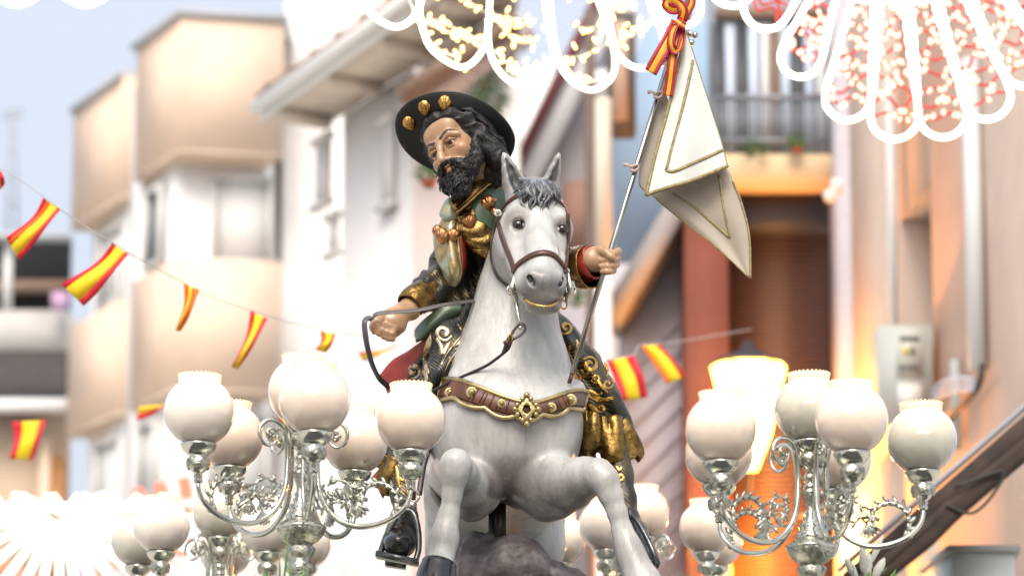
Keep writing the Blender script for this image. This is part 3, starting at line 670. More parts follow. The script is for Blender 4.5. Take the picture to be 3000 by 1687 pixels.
# ---------------- hat
m_hat = mat('black_hat', (.003, .0062, .0052), rough=.6, var=.25, vscale=30, coat=.03, bump=.15, bscale=40)
ha = nrm_((.15, .50, .86)); h1 = nrm_(np.array([1, 0, -.14])-ha*ha.dot([1, 0, -.14])); h2 = nrm_(np.cross(ha, h1))
if h2[2] < 0: h2 = -h2
hc = np.array(U(1335, 384, .125))
V = []; F = []; nt_, nr_ = 72, 14
def brim(th, r):           # th 0 = picture right, pi/2 = top/front
    Rr = .176+.004*math.cos(2*th)-.004*math.sin(th*3+.5); Rr -= .050*max(0, math.sin(th+.05))**1.6; rr = .072+(Rr-.072)*r
    up = .024*max(0, math.sin(th-.15))**2*r**2+.022*max(0, -math.cos(th-2.3))*0
    dz = -.012*(1-r)+up*1.0-.014*r*r*max(0, -math.sin(th)); return hc+h1*rr*math.cos(th)*1.0+h2*rr*math.sin(th)+ha*dz
for side in (0, 1):
    for j in range(nr_+1):
        for i in range(nt_):
            th = 2*math.pi*i/nt_; p = brim(th, j/nr_); V.append(p+ha*(.006*side*(1-.4*(j == nr_))))
o1 = (nr_+1)*nt_
for j in range(nr_):
    for i in range(nt_):
        a, b_ = j*nt_+i, j*nt_+(i+1) % nt_; F.append((a, b_, b_+nt_, a+nt_)); F.append((o1+a, o1+a+nt_, o1+b_+nt_, o1+b_))
for i in range(nt_):
    a, b_ = nr_*nt_+i, nr_*nt_+(i+1) % nt_; F.append((a, b_, o1+b_, o1+a))
hat = obj('hat', (np.array(V), F), m_hat, rider)
prof = [(.074, -.002), (.076, .02), (.078, .05), (.076, .075), (.066, .092), (.045, .101), (.02, .104), (.001, .105)]
v_, f_ = lathe(prof, 32, M=np.stack([h1, h2, ha], axis=1)); obj('hat_crown', (v_+hc, f_), m_hat, hat)
obj('hat_edge', tube([brim(t, 1.0)+ha*.003 for t in np.linspace(0, 2*math.pi, 73)], .0036, 6, caps=False), mat('hat_edge', (.02, .028, .024), rough=.35), hat)
HTB = bvh((np.array(V), F))
# scallop shells
def shell(c_, up, out, w, h, name, m, par, ribs=7):
    up = nrm_(up); out = nrm_(out); up = nrm_(up-out*up.dot(out)); rt = np.cross(up, out); V = []; F = []; nu, nv = 36, 10
    for i in range(nu):
        a = 2*math.pi*i/nu
        for j in range(nv+1):
            t = math.sin(j/nv*math.pi/2); x = math.cos(a)*t*.5; y = math.sin(a)*t*.5
            if y < 0: x *= 1-.30*abs(y)*2*t
            ah = math.atan2(x, y+.62); rib = abs(math.cos(ah*ribs*1.55)); d = math.sqrt(max(0, 1-t*t))
            V.append(np.array(c_)+rt*x*w+up*y*h+out*w*(.34*d*(1+.22*rib)+.05*rib*(1-d)*t))
    for i in range(nu):
        for j in range(nv): q_ = i*(nv+1)+j; k_ = ((i+1) % nu)*(nv+1)+j; F.append((q_, k_, k_+1, q_+1))
    return obj(name, (np.array(V), F), m, par)
m_shell = mat('gilt_shell', (.50, .29, .085), rough=.28, metal=1, var=.4, vscale=45, bump=.2, bscale=90, rvar=.08)
m_bshell = mat('bronze_shell', (.42, .20, .09), rough=.30, metal=.9, var=.4, vscale=35, bump=.2, bscale=80, rvar=.08)
for (px, py, tx, ty) in ((1200, 360, -.35, .9), (1244, 316, -.15, .97), (1303, 302, .05, 1.0)):
    h, n_ = shoot(HTB, px, py)
    n2 = np.array(n_) if h else -ha
    if n2[1] > 0: n2 = -n2
    shell(np.array(h if h else U(px, py, 0))-n2*.001, (tx, 0, ty), n2*.75+np.array([.1, -.4, -.1]), -.042*-1, .048, 'scallop_shell', m_shell, hat)
# ---------------- tunic: black with gold hatching
m_tunic = mat('black_estofado', (.007, .011, .009), rough=.42, metal=-.9, col2=(.34, .22, .08), mixscale=44, wave=3, stretch=(1, .6, 1), mixlo=.74, mixhi=.98, var=.2, vscale=20, bump=.5, bscale=120, coat=.04, rvar=.05)
m_cloth_gold = mat('gilt_brocade', (.24, .15, .045), rough=.27, metal=.95, col2=(.10, .055, .02), mixscale=28, mixlo=.52, mixhi=.72, var=.35, vscale=50, bump=.7, bscale=70, rvar=.09)
g = SDF((U(1190, 0, 0).x, -.06, U(0, 1000, .3).z), (U(1760, 0, 0).x, .56, U(0, 520, .3).z), .0045)
g.chain([(1430, 625, .32, 88), (1415, 700, .35, 98), (1408, 800, .36, 96), (1400, 890, .38, 98), (1400, 950, .40, 100)], k=.04)
g.chain([(1352, 690, .30, 52), (1325, 760, .26, 56), (1308, 815, .22, 56)], k=.03)
g.chain([(1305, 815, .22, 58), (1268, 842, .17, 52), (1252, 858, .155, 50)], k=.025)
g.chain([(1352, 880, .22, 28), (1320, 895, .2, 24), (1290, 905, .19, 16)], k=.03)
g.chain([(1500, 660, .3, 70), (1585, 760, .22, 58), (1640, 775, .15, 54), (1672, 780, .11, 54)], k=.03)
g.disp(lambda X, Y, Z: .006*np.sin(70*Z+38*X+9*np.sin(14*X))*np.cos(22*X-8*Y)+.003*np.sin(160*X+60*Z))
obj('tunic', relax(g.mesh(), 1), m_tunic, rider)
# gilded cuffs, open at the wrist with a red lining
def cuff(P, r, name, m, par, th=.004, seg=28, wav=.04, fl=1.0):
    P = cat_rom(P, 12); r = np.interp(np.linspace(0, 1, 12), np.linspace(0, 1, len(r)), r); T, N, B = frames(P); V = []; F = []
    a = np.linspace(0, 2*np.pi, seg, endpoint=False)
    for s_, rr in ((0, r), (1, r-th)):
        for i in range(12):
            for t in a: V.append(P[i]+(B[i]*math.cos(t)+N[i]*math.sin(t)*fl)*rr[i]*(1+wav*math.sin(3*t+i*.5)+.5*wav*math.sin(7*t+i)))
    n = 12*seg
    for i in range(11):
        for j in range(seg):
            k = (j+1) % seg; F.append((i*seg+j, i*seg+k, (i+1)*seg+k, (i+1)*seg+j)); F.append((n+i*seg+j, n+(i+1)*seg+j, n+(i+1)*seg+k, n+i*seg+k))
    for j in range(seg): k = (j+1) % seg; F.append((11*seg+j, 11*seg+k, n+11*seg+k, n+11*seg+j)); F.append((j, n+j, n+k, k))
    return obj(name, (np.array(V), F), m, par)
m_red = mat('red_lining', (.26, .028, .016), rough=.28, coat=.3, var=.2, vscale=25)
cuff([U(1262, 852, .16), U(1235, 868, .13), U(1212, 884, .105), U(1200, 896, .095)], [.047, .047, .046, .042], 'cuff', m_cloth_gold, rider)
cuff([U(1222, 880, .115), U(1206, 892, .100)], [.043, .040], 'cuff_lining', m_red, rider)
cuff([U(1655, 780, .13), U(1690, 782, .08), U(1715, 785, .045), U(1730, 782, .03)], [.056, .062, .066, .064], 'cuff', m_cloth_gold, rider, wav=.03)
cuff([U(1690, 778, .08), U(1722, 775, .04), U(1742, 768, .02)], [.052, .052, .050], 'cuff_lining', m_red, rider, th=.006)
# ---------------- shoulder cape (green with a broad gilded border)
def sheet(rows, name, m, par, th=.006, nu=30, nv=30, fold=None, colors=None):
    """rows: lists of points; smooth surface through them, given thickness"""
    R0 = [cat_rom([tuple(p) for p in r], nu) for r in rows]; G_ = np.array(R0)
    C = np.array([cat_rom(G_[:, i], nv) for i in range(nu)]).transpose(1, 0, 2)   # nv x nu x 3
    du = np.gradient(C, axis=1); dv = np.gradient(C, axis=0); N = np.cross(du, dv); N /= np.linalg.norm(N, axis=2)[..., None]+1e-9
    if fold is not None:
        for j in range(nv):
            for i in range(nu): C[j, i] += N[j, i]*fold(i/(nu-1), j/(nv-1))
        du = np.gradient(C, axis=1); dv = np.gradient(C, axis=0); N = np.cross(du, dv); N /= np.linalg.norm(N, axis=2)[..., None]+1e-9
    A = C.reshape(-1, 3); B = (C-N*th).reshape(-1, 3); n = nu*nv; F = []
    for j in range(nv-1):
        for i in range(nu-1): a = j*nu+i; F.append((a, a+1, a+nu+1, a+nu)); F.append((n+a, n+a+nu, n+a+nu+1, n+a+1))
    bd = [i for i in range(nu)]+[(j+1)*nu-1 for j in range(1, nv)]+[(nv-1)*nu+i for i in range(nu-2, -1, -1)]+[j*nu for j in range(nv-2, 0, -1)]
    for k in range(len(bd)): a, b_ = bd[k], bd[(k+1) % len(bd)]; F.append((a, n+a, n+b_, b_))
    return obj(name, (np.concatenate([A, B]), F), m, par), C, N
Q = lambda L_: [U(*p) for p in L_]
m_green = mat('green_cape', (.095, .145, .09), rough=.40, var=.25, vscale=18, coat=.2, bump=.2, bscale=60)
cape, CC, CN = sheet([Q([(1335, 585, .15), (1380, 545, .17), (1430, 515, .22), (1490, 508, .28), (1540, 530, .36)]),
                      Q([(1345, 620, .13), (1385, 590, .13), (1440, 570, .16), (1500, 575, .22), (1560, 610, .32)]),
                      Q([(1352, 670, .14), (1388, 655, .12), (1440, 650, .14), (1500, 660, .19), (1560, 690, .3)]),
                      Q([(1360, 705, .16), (1395, 715, .14), (1440, 740, .15), (1500, 765, .2), (1560, 780, .3)])], 'cape', m_green, rider,
                     fold=lambda u, v: .006*math.sin(u*9+v*3)*math.sin(v*3.1)-.008*math.exp(-((v-.18-.08*u)/.05)**2)*min(1, u*2))
bandm = mat('gilt_border', (.27, .17, .06), rough=.25, metal=.95, col2=(.13, .07, .03), mixscale=40, mixlo=.55, mixhi=.7, var=.35, vscale=60, bump=.6, bscale=80, rvar=.08)
sheet([Q([(1318, 600, 0.093), (1372, 548, 0.110), (1420, 505, 0.155), (1462, 492, 0.225), (1520, 505, 0.305)]), Q([(1326, 612, 0.083), (1380, 562, 0.095), (1426, 522, 0.140), (1468, 506, 0.205), (1520, 520, 0.285)]), Q([(1336, 622, 0.077), (1388, 576, 0.090), (1432, 536, 0.130), (1474, 519, 0.195), (1524, 532, 0.275)])], 'neck_border', bandm, rider, th=.008, nv=10)
obj('neck_piping', tube(cat_rom(Q([(1338, 624, 0.071), (1390, 578, 0.085), (1434, 538, 0.125), (1476, 520, 0.190), (1524, 533, 0.270)]), 30), .0045, 7), m_shell, rider)
obj('neck_piping', tube(cat_rom(Q([(1320, 602, 0.087), (1374, 550, 0.105), (1421, 507, 0.151), (1462, 494, 0.220)]), 30), .0035, 7), m_shell, rider)
sheet([Q([(1340, 615, .118), (1352, 612, .116), (1372, 606, .114), (1380, 585, .116)]), Q([(1340, 650, .112), (1360, 650, .108), (1382, 650, .106), (1392, 640, .11)]), Q([(1345, 690, .12), (1375, 690, .11), (1410, 688, .112), (1430, 668, .12)]),
       Q([(1358, 705, .14), (1392, 722, .125), (1430, 722, .125), (1462, 700, .14)]), Q([(1372, 712, .15), (1405, 742, .14), (1440, 755, .145), (1482, 745, .17)])], 'cape_border', bandm, rider, th=.010, nu=24, nv=30, fold=lambda u, v: .003*math.sin(v*26))
shell(U(1428, 596, .135), (-.3, 0, 1), (.05, -1, -.15), .058, .050, 'scallop_shell', m_bshell, cape)
shell(U(1374, 648, .095), (-.2, 0, 1), (.0, -1, -.15), .046, .044, 'scallop_shell', m_bshell, cape)
shell(U(1452, 622, .115), (.1, 0, 1), (.0, -1, -.1), .030, .028, 'scallop_shell', m_bshell, cape)
obj('red_cross', (np.concatenate([box(U(1477, 572, .195), (.010, .004, .030), Matrix.Rotation(.3, 3, 'Y'))[0], box(U(1477, 572, .195), (.024, .005, .009), Matrix.Rotation(.3, 3, 'Y'))[0]]), box((0, 0, 0), (1, 1, 1))[1]+[tuple(i+8 for i in q_) for q_ in box((0, 0, 0), (1, 1, 1))[1]]), mat('crimson_paint', (.28, .01, .03), rough=.4), cape)
# turned-over collar piece and hanging front panel
m_pale = mat('pale_green_gilt', (.34, .44, .34), rough=.3, metal=.1, col2=(.34, .24, .10), mixscale=22, mixlo=.45, mixhi=.7, var=.3, vscale=30, bump=.4, bscale=70)
sheet([Q([(1312, 590, .13), (1325, 585, .11), (1340, 590, .12)]), Q([(1304, 605, .12), (1318, 603, .095), (1338, 612, .105)]), Q([(1295, 625, .12), (1312, 632, .09), (1330, 640, .10)]), Q([(1298, 634, .135), (1314, 642, .11), (1328, 650, .12)])], 'collar_flap', m_pale, rider, th=.009, nu=18, nv=16)
sheet([Q([(1334, 612, .115), (1338, 622, .11), (1344, 640, .115)]), Q([(1318, 645, .10), (1328, 648, .10), (1338, 650, .115)])], 'collar_roll', bandm, rider, th=.010, nu=8, nv=8)
cf, C2, N2 = sheet([Q([(1302, 635, .16), (1322, 640, .11), (1345, 640, .12)]), Q([(1280, 690, .17), (1310, 690, .10), (1345, 690, .11)]), Q([(1278, 740, .175), (1315, 745, .10), (1350, 745, .11)]), Q([(1296, 790, .16), (1325, 795, .10), (1352, 790, .12)]), Q([(1316, 832, .15), (1326, 835, .13), (1340, 825, .14)])],
                   'front_panel', mat('pale_gilt', (.42, .32, .15), rough=.28, metal=.7, col2=(.40, .46, .36), mixscale=16, mixlo=.5, mixhi=.62, var=.3, vscale=40, bump=.5, bscale=60), rider, th=.010, nu=26, nv=34, fold=lambda u, v: .008*math.cos(u*15)*math.sin(v*2.6+.4))
sheet([Q([(1343, 662, .115), (1352, 668, .14), (1356, 670, .17)]), Q([(1345, 720, .108), (1356, 725, .13), (1360, 730, .17)]), Q([(1348, 775, .112), (1356, 780, .14), (1358, 785, .17)]), Q([(1322, 832, .13), (1330, 830, .15), (1340, 825, .17)])], 'panel_lining', m_red, rider, th=.008, nu=10, nv=26)
sheet([Q([(1270, 668, .2), (1285, 665, .15), (1300, 668, .15)]), Q([(1274, 725, .2), (1290, 728, .15), (1305, 730, .14)]), Q([(1292, 775, .19), (1306, 778, .15), (1318, 780, .14)]), Q([(1312, 826, .17), (1318, 828, .15), (1324, 828, .14)])], 'side_panel', m_pale, rider, th=.008, nu=14, nv=22, fold=lambda u, v: .005*math.cos(u*9))
for (px, py, y, w, h_, m__) in ((1282, 678, .115, .034, .040, m_bshell), (1296, 692, .075, .042, .052, m_bshell), (1328, 688, .08, .040, .042, m_bshell)): shell(U(px, py, y), (-.1, 0, 1), (-.25, -1, -.1), w, h_, 'scallop_shell', m__, cf)
# ---------------- skirts of the robe over the saddle
g = SDF((U(1070, 0, .3).x-.02, -.08, U(0, 1480, .3).z-.02), (U(1450, 0, .2).x, .68, U(0, 850, .3).z), .0052)
g.chain([(1400, 905, .36, 72), (1375, 960, .31, 76), (1355, 1040, .27, 84), (1300, 1140, .26, 90), (1245, 1230, .28, 84), (1180, 1330, .32, 62), (1150, 1395, .34, 46)], k=.04)
g.chain([(1365, 930, .24, 48), (1322, 1010, .18, 52), (1280, 1100, .15, 50), (1250, 1180, .16, 44)], k=.03)
g.chain([(1322, 1005, .24, 28), (1268, 1095, .23, 34), (1222, 1190, .25, 36)], k=.03)
fold_l = lambda X, Y, Z: .010*np.sin(66*(X*.80-Z*.55)+1.1+2.0*np.sin(7*Z))+.0035*np.sin(140*(X*.8-Z*.5))
g.disp(lambda X, Y, Z: fold_l(X, Y, Z)*np.ones_like(Y))
m_robe = mat('blue_black_estofado', (.010, .017, .020), rough=.42, metal=-.85, col2=(.30, .25, .17), mixscale=46, wave=4, stretch=(1.3, .6, .8), mixlo=.76, mixhi=1.0, var=.2, vscale=20, bump=.55, bscale=130, coat=.04, rvar=.05)
rlv = relax(g.mesh(), 1)
robeL = obj('robe_skirt', rlv, m_robe, rider)
g = SDF((U(1560, 0, .3).x, -.05, U(0, 1460, .3).z-.02), (U(1900, 0, .2).x, .72, U(0, 880, .3).z), .0052)
g.chain([(1600, 930, .36, 40), (1640, 995, .30, 54), (1688, 1080, .27, 72), (1735, 1160, .26, 74), (1770, 1240, .28, 66), (1790, 1290, .31, 56)], k=.04)
g.chain([(1650, 965, .3, 28), (1706, 1068, .25, 44), (1768, 1170, .25, 46), (1800, 1262, .27, 34)], k=.03)
g.chain([(1690, 1240, .26, 50), (1660, 1330, .30, 50)], k=.04)
fold_r = lambda X, Y, Z: .009*np.sin(78*(X*.85+Z*.45)+.4+2.2*np.sin(8*Z))+.0035*np.sin(150*(X*.8+Z*.5))
g.disp(lambda X, Y, Z: fold_r(X, Y, Z)*np.ones_like(Y))
rrv = relax(g.mesh(), 1)
m_robe2 = mat('black_gold_estofado', (.008, .009, .007), rough=.40, metal=-.9, col2=(.36, .25, .09), mixscale=44, wave=3.5, stretch=(.5, .6, 1.5), mixlo=.74, mixhi=.98, var=.2, vscale=20, bump=.55, bscale=120, coat=.04, rvar=.05)
robeR = obj('robe_skirt', rrv, m_robe2, rider)
RL = bvh(rlv); RR_ = bvh(rrv)
# gilded hems
sheet([Q([(1700, 1190, .20), (1745, 1215, .18), (1800, 1222, .19), (1822, 1215, .24)]), Q([(1700, 1245, .19), (1750, 1260, .165), (1808, 1268, .185), (1836, 1258, .24)]), Q([(1708, 1300, .2), (1755, 1305, .17), (1818, 1325, .19), (1862, 1318, .26)]), Q([(1712, 1330, .22), (1758, 1322, .19), (1826, 1356, .2), (1858, 1322, .27)])],
      'robe_hem', m_cloth_gold, rider, th=.012, nu=34, nv=24, fold=lambda u, v: .017*math.sin(u*16+v*3)*(.35+v)+.004*math.sin(u*37))
sheet([Q([(1830, 1262, .25), (1845, 1280, .28), (1856, 1300, .3)]), Q([(1832, 1345, .22), (1848, 1336, .27), (1863, 1318, .3)])], 'hem_lining', m_cloth_gold, rider, nu=10, nv=8)
sheet([Q([(1128, 1330, .24), (1165, 1340, .2), (1205, 1330, .22)]), Q([(1108, 1385, .25), (1150, 1400, .2), (1200, 1380, .22)]), Q([(1100, 1425, .27), (1140, 1450, .22), (1180, 1440, .24)])], 'robe_hem', m_cloth_gold, rider, th=.01, nu=24, nv=16, fold=lambda u, v: .010*math.sin(u*12))
sheet([Q([(1138, 1320, .30), (1120, 1360, .28), (1090, 1395, .28)]), Q([(1160, 1350, .28), (1140, 1400, .26), (1120, 1458, .26)])], 'red_lining', m_red, rider, th=.008, nu=14, nv=8)
sheet([Q([(1330, 915, .20), (1290, 946, .18), (1245, 990, .19), (1195, 1026, .22), (1150, 1054, .25), (1115, 1098, .28)]), Q([(1345, 940, .21), (1315, 985, .19), (1285, 1040, .20), (1245, 1090, .21), (1205, 1150, .23), (1165, 1220, .26)])], 'red_lining', m_red, rider, th=.012, nu=30, nv=10, fold=lambda u, v: .004*math.sin(u*8))
sheet([Q([(1350, 890, .17), (1300, 895, .15), (1250, 925, .15), (1222, 960, .18), (1212, 985, .2)]), Q([(1352, 905, .165), (1310, 915, .14), (1262, 950, .14), (1232, 985, .16), (1216, 998, .18)]), Q([(1330, 930, .18), (1300, 950, .16), (1262, 980, .165), (1235, 1000, .175), (1220, 1003, .19)])], 'cape_tail', m_green, rider, th=.006, nu=30, nv=14, fold=lambda u, v: .004*math.sin(u*10+v*3))
# raised gilded scrolls following the folds
m_scroll = mat('scroll_gilding', (.50, .40, .26), rough=.3, metal=.85, var=.4, vscale=40, bump=.3, bscale=80, rvar=.08)
m_scroll2 = mat('bright_scroll_gilding', (.62, .36, .09), rough=.25, metal=.95, var=.35, vscale=40, bump=.3, bscale=80, rvar=.08)
def scroll(B, pix, w, par, m, n=None):
    n = n or max(14, len(pix)*5); P, N = drape(B, pix, n, .0015, 1); w_ = np.interp(np.linspace(0, 1, n), [0, .15, .6, 1], [w*.25, w, w, w*.5])
    return obj('gilt_scroll', strap(P, N, w_*.00165, .0016), m, par)
def spiral(cx, cy, r0, r1, a0, turns, n=14): return [(cx+math.cos(a0+turns*2*math.pi*t)*(r0+(r1-r0)*t), cy+math.sin(a0+turns*2*math.pi*t)*(r0+(r1-r0)*t)) for t in np.linspace(0, 1, n)]
for pts, w in ((spiral(1300, 975, 4, 26, 2.5, -1.35), 8), ([(1262, 975), (1256, 1010), (1247, 1040), (1248, 1072), (1256, 1096)], 11), (spiral(1212, 1086, 3, 22, 0, 1.3), 8), ([(1320, 1000), (1305, 1022), (1298, 1035), (1290, 1010), (1278, 990)], 8), ([(1340, 950), (1358, 975), (1350, 1000), (1325, 1018)], 7),
               ([(1240, 1085), (1250, 1105), (1245, 1130)], 7), ([(1375, 960), (1345, 990), (1312, 1030), (1292, 1070)], 7), ([(1372, 985), (1345, 1020), (1318, 1055), (1300, 1090)], 3), ([(1312, 1050), (1340, 1058)], 2), ([(1330, 1020), (1352, 1036)], 2), ([(1345, 1000), (1362, 1012)], 2), ([(1325, 1066), (1316, 1044)], 2), ([(1345, 1040), (1336, 1018)], 2)):
    scroll(RL, pts, w, robeL, m_scroll)
for pts, w in ((spiral(1657, 960, 3, 20, 1, 1.2), 7), ([(1688, 995), (1692, 1020), (1684, 1045)], 7), (spiral(1728, 1068, 4, 24, 0, -1.4), 8), ([(1700, 1080), (1712, 1100), (1725, 1092)], 8), (spiral(1745, 1108, 3, 14, 1.5, 1.2), 5), ([(1750, 1110), (1762, 1130), (1780, 1150)], 6), ([(1712, 1135), (1722, 1155), (1745, 1168), (1775, 1170), (1795, 1165)], 10), ([(1725, 1140), (1740, 1150), (1752, 1158), (1765, 1150)], 6), ([(1672, 1010), (1668, 1035), (1680, 1060)], 5), ([(1702, 1100), (1698, 1120), (1712, 1128)], 6), ([(1770, 1060), (1780, 1085), (1776, 1105)], 5), (spiral(1760, 1195, 3, 14, 2, 1.2), 5), ([(1725, 1185), (1742, 1200), (1755, 1215)], 7), (spiral(1780, 1125, 4, 16, .5, -1.2), 5)):
    scroll(RR_, pts, w, robeR, m_scroll2)
# saddle flap edges beside the neck
m_saddle = mat('saddle_gilt_edge', (.33, .17, .05), rough=.3, metal=.8, col2=(.03, .02, .015), mixscale=30, mixlo=.5, mixhi=.65, bump=.4, bscale=60)
obj('saddle_roll', tube(cat_rom(Q([(1395, 1010, .16), (1362, 1045, .14), (1325, 1095, .12), (1300, 1140, .12), (1285, 1200, .16)]), 24), .013, 10), m_saddle, horse)
obj('saddle_roll', tube(cat_rom(Q([(1655, 1060, .16), (1685, 1110, .16), (1704, 1160, .17), (1716, 1230, .2)]), 24), .012, 10), m_saddle, horse)
obj('stirrup_leather', strap(cat_rom(Q([(1712, 1230, .2), (1722, 1280, .2), (1738, 1345, .2)]), 12), np.tile([0, -1., 0], (12, 1)), .022, .005), mat('tan_leather', (.28, .10, .025), rough=.35, coat=.2), horse)
obj('stirrup_leather', strap(cat_rom(Q([(1262, 1290, .2), (1240, 1370, .18), (1228, 1450, .16)]), 12), np.tile([0, -1., 0], (12, 1)), .017, .004), m_dleather, horse)
# ---------------- hose, boots, stirrups
m_hose = mat('black_gold_hose', (.014, .014, .012), rough=.4, metal=-.9, col2=(.34, .24, .09), mixscale=44, wave=3, mixlo=.74, mixhi=.98, bump=.5, bscale=120, coat=.04)
m_boot = mat('black_boot', (.010, .012, .012), rough=.25, coat=.4, var=.2, vscale=20)
g = SDF((U(1070, 0, .3).x, -.12, U(0, 1700, .2).z), (U(1260, 0, .2).x, .42, U(0, 1270, .3).z), .0042)
g.chain([(1185, 1290, .28, 50), (1175, 1370, .24, 44), (1180, 1450, .19, 34), (1182, 1490, .17, 30)], k=.02)
hl_ = relax(g.mesh(), 1); hoseL = obj('hose', hl_, m_hose, rider)
g = SDF((U(1070, 0, .3).x, -.2, U(0, 1720, .2).z), (U(1260, 0, .2).x, .42, U(0, 1430, .3).z), .0042)
g.chain([(1190, 1478, .18, 31), (1184, 1520, .14, 38), (1176, 1560, .08, 43), (1168, 1588, .02, 44), (1166, 1603, -.03, 36)], k=.02); g.E(1168, 1592, .0, 44, 75, 30, k=.02); g.E(1165, 1642, .12, 26, 30, 20, k=.01)
boL = relax(g.mesh(), 1); obj('boot', boL, m_boot, rider)
obj('boot_heel', box(U(1160, 1650, .10), (.060, .06, .022), Matrix.Rotation(.15, 3, 'Y')), m_boot, rider)
g = SDF((U(1740, 0, .3).x, -.12, U(0, 1560, .2).z), (U(1900, 0, .2).x, .42, U(0, 1280, .3).z), .0042)
g.chain([(1800, 1320, .24, 44), (1815, 1390, .2, 38), (1832, 1460, .17, 30), (1845, 1520, .15, 26)], k=.02)
hr_ = relax(g.mesh(), 1); hoseR = obj('hose', hr_, m_hose, rider)
g = SDF((U(1780, 0, .3).x, -.12, U(0, 1720, .2).z), (U(1980, 0, .2).x, .42, U(0, 1480, .3).z), .0042)
g.chain([(1845, 1510, .15, 28), (1862, 1560, .12, 32), (1880, 1610, .05, 34), (1892, 1640, -.01, 28)], k=.02)
obj('boot', relax(g.mesh(), 1), m_boot, rider)
HL = bvh(hl_); HRb = bvh(hr_)
for pts in (spiral(1180, 1400, 3, 12, 0, 1.2), [(1160, 1360), (1166, 1400), (1172, 1430)], [(1195, 1370), (1190, 1400), (1196, 1450)]): scroll(HL, pts, 6, hoseL, m_scroll2)
for pts in (spiral(1818, 1398, 3, 11, 1, 1.3), [(1802, 1362), (1815, 1378), (1822, 1368)], [(1812, 1420), (1822, 1445), (1820, 1470)]): scroll(HRb, pts, 6, hoseR, m_scroll2)
m_iron = mat('blackened_iron', (.12, .13, .13), rough=.3, metal=.9, var=.3, vscale=40)
sl = cat_rom(Q([(1112, 1625, -.02), (1135, 1560, -.01), (1165, 1510, .0), (1195, 1494, .01), (1215, 1510, .0), (1226, 1560, -.01), (1226, 1610, -.02), (1216, 1645, -.03)]), 40)
st = obj('stirrup', tube(sl, .0088, 8), m_iron, horse)
tb = np.array(U(1164, 1636, -.03)); obj('stirrup_tread', box(tb, (.124, .075, .014), Matrix.Rotation(.2, 3, 'Y')), m_iron, st)
obj('stirrup_ring', ball(U(1207, 1480, .01), .014, 12), m_silver, st)
obj('stirrup_ring', tube([U(1213+math.cos(a)*15, 1452+math.sin(a)*17, .02) for a in np.linspace(0, 2*math.pi, 17)], .004, 6), m_silver, st)
sr = cat_rom(Q([(1838, 1525, .02), (1850, 1515, .0), (1868, 1528, -.02), (1895, 1575, -.05), (1918, 1625, -.07), (1926, 1645, -.06)]), 30)
st2 = obj('stirrup', tube(sr, .0085, 8), m_iron, horse)
obj('stirrup_arm', tube(cat_rom(Q([(1838, 1525, .03), (1850, 1570, .05), (1868, 1620, .05), (1886, 1655, .03)]), 16), .007, 8), m_iron, st2)
obj('stirrup_tread', box(U(1906, 1650, -.01), (.05, .09, .012), Matrix.Rotation(.3, 3, 'Y')), m_iron, st2)
# left rein: flat strap over the fist, hanging down
P1 = cat_rom(Q([(1425, 876, .24), (1385, 882, .12), (1300, 894, .0), (1220, 910, -.03), (1150, 915, -.04), (1108, 919, -.045), (1094, 928, -.04), (1090, 936, -.03)]), 40)
re = obj('rein', strap(P1, np.tile([.1, -.75, .65], (40, 1)), .0165, .003), m_gleather, horse)
P2 = cat_rom(Q([(1088, 932, -.03), (1073, 935, -.035), (1068, 950, -.04), (1072, 990, -.03), (1080, 1030, 0), (1092, 1070, .05), (1112, 1108, .12), (1140, 1135, .18)]), 40)
obj('rein_loop', strap(P2, np.tile([-.25, -.95, .1], (40, 1)), .0165, .003), mat('slate_rein', (.075, .075, .10), rough=.4), re)
# ================================================================== STAFF WITH BANNER
m_steel = mat('brushed_steel', (.36, .36, .32), rough=.2, metal=1, var=.12, vscale=20)
pb = U(1676, 1094, -.02); pt = U(2018, -10, .0)
staff = thing('banner_staff', tuple(pb), 'slim polished steel staff held upright in the rider’s fist with a white banner', 'banner staff')
obj('pole', tube([pb, U(1791, 727, -.002), pt], .0082, 14), m_steel, staff)
obj('pole_foot', tube([pb-(pt-pb).normalized()*.03, pb], .0062, 10), m_leather, staff)
fin = lambda px, py, y, r: ball(U(px, py, y), r, 10)
mb = MB(); ax = (pt-pb).normalized(); ctr = U(2006, 60, .0)
fm = MB()
for (a, b_, y) in (((1985, 140), (1958, 172), -.03),): pass
fo = obj('finial_arm', tube([U(1975, 160, -.03), U(1950, 178, -.04), U(1930, 187, -.045), U(1922, 190, -.045)], [.008, .012, .009, .011], 12), m_silver, staff)
obj('finial_knob', ball(U(1918, 192, -.045), .011, 12), m_silver, fo)
for (x, y) in ((2020, 40), (2016, 52), (2024, 20)): obj('finial_knob', ball(U(x, y, -.03), .0095, 10), m_silver, fo)
obj('finial_arm', tube([U(2006, 92, -.01), U(2022, 100, -.015), U(2034, 104, -.015)], [.006, .009, .007], 10), m_silver, staff)
obj('finial_knob', ball(U(2036, 104, -.015), .010, 10), m_silver, fo)
obj('finial_arm', tube([U(2010, 120, -.01), U(2024, 126, -.015), U(2034, 126, -.015)], [.006, .009, .008], 10), m_silver, staff)
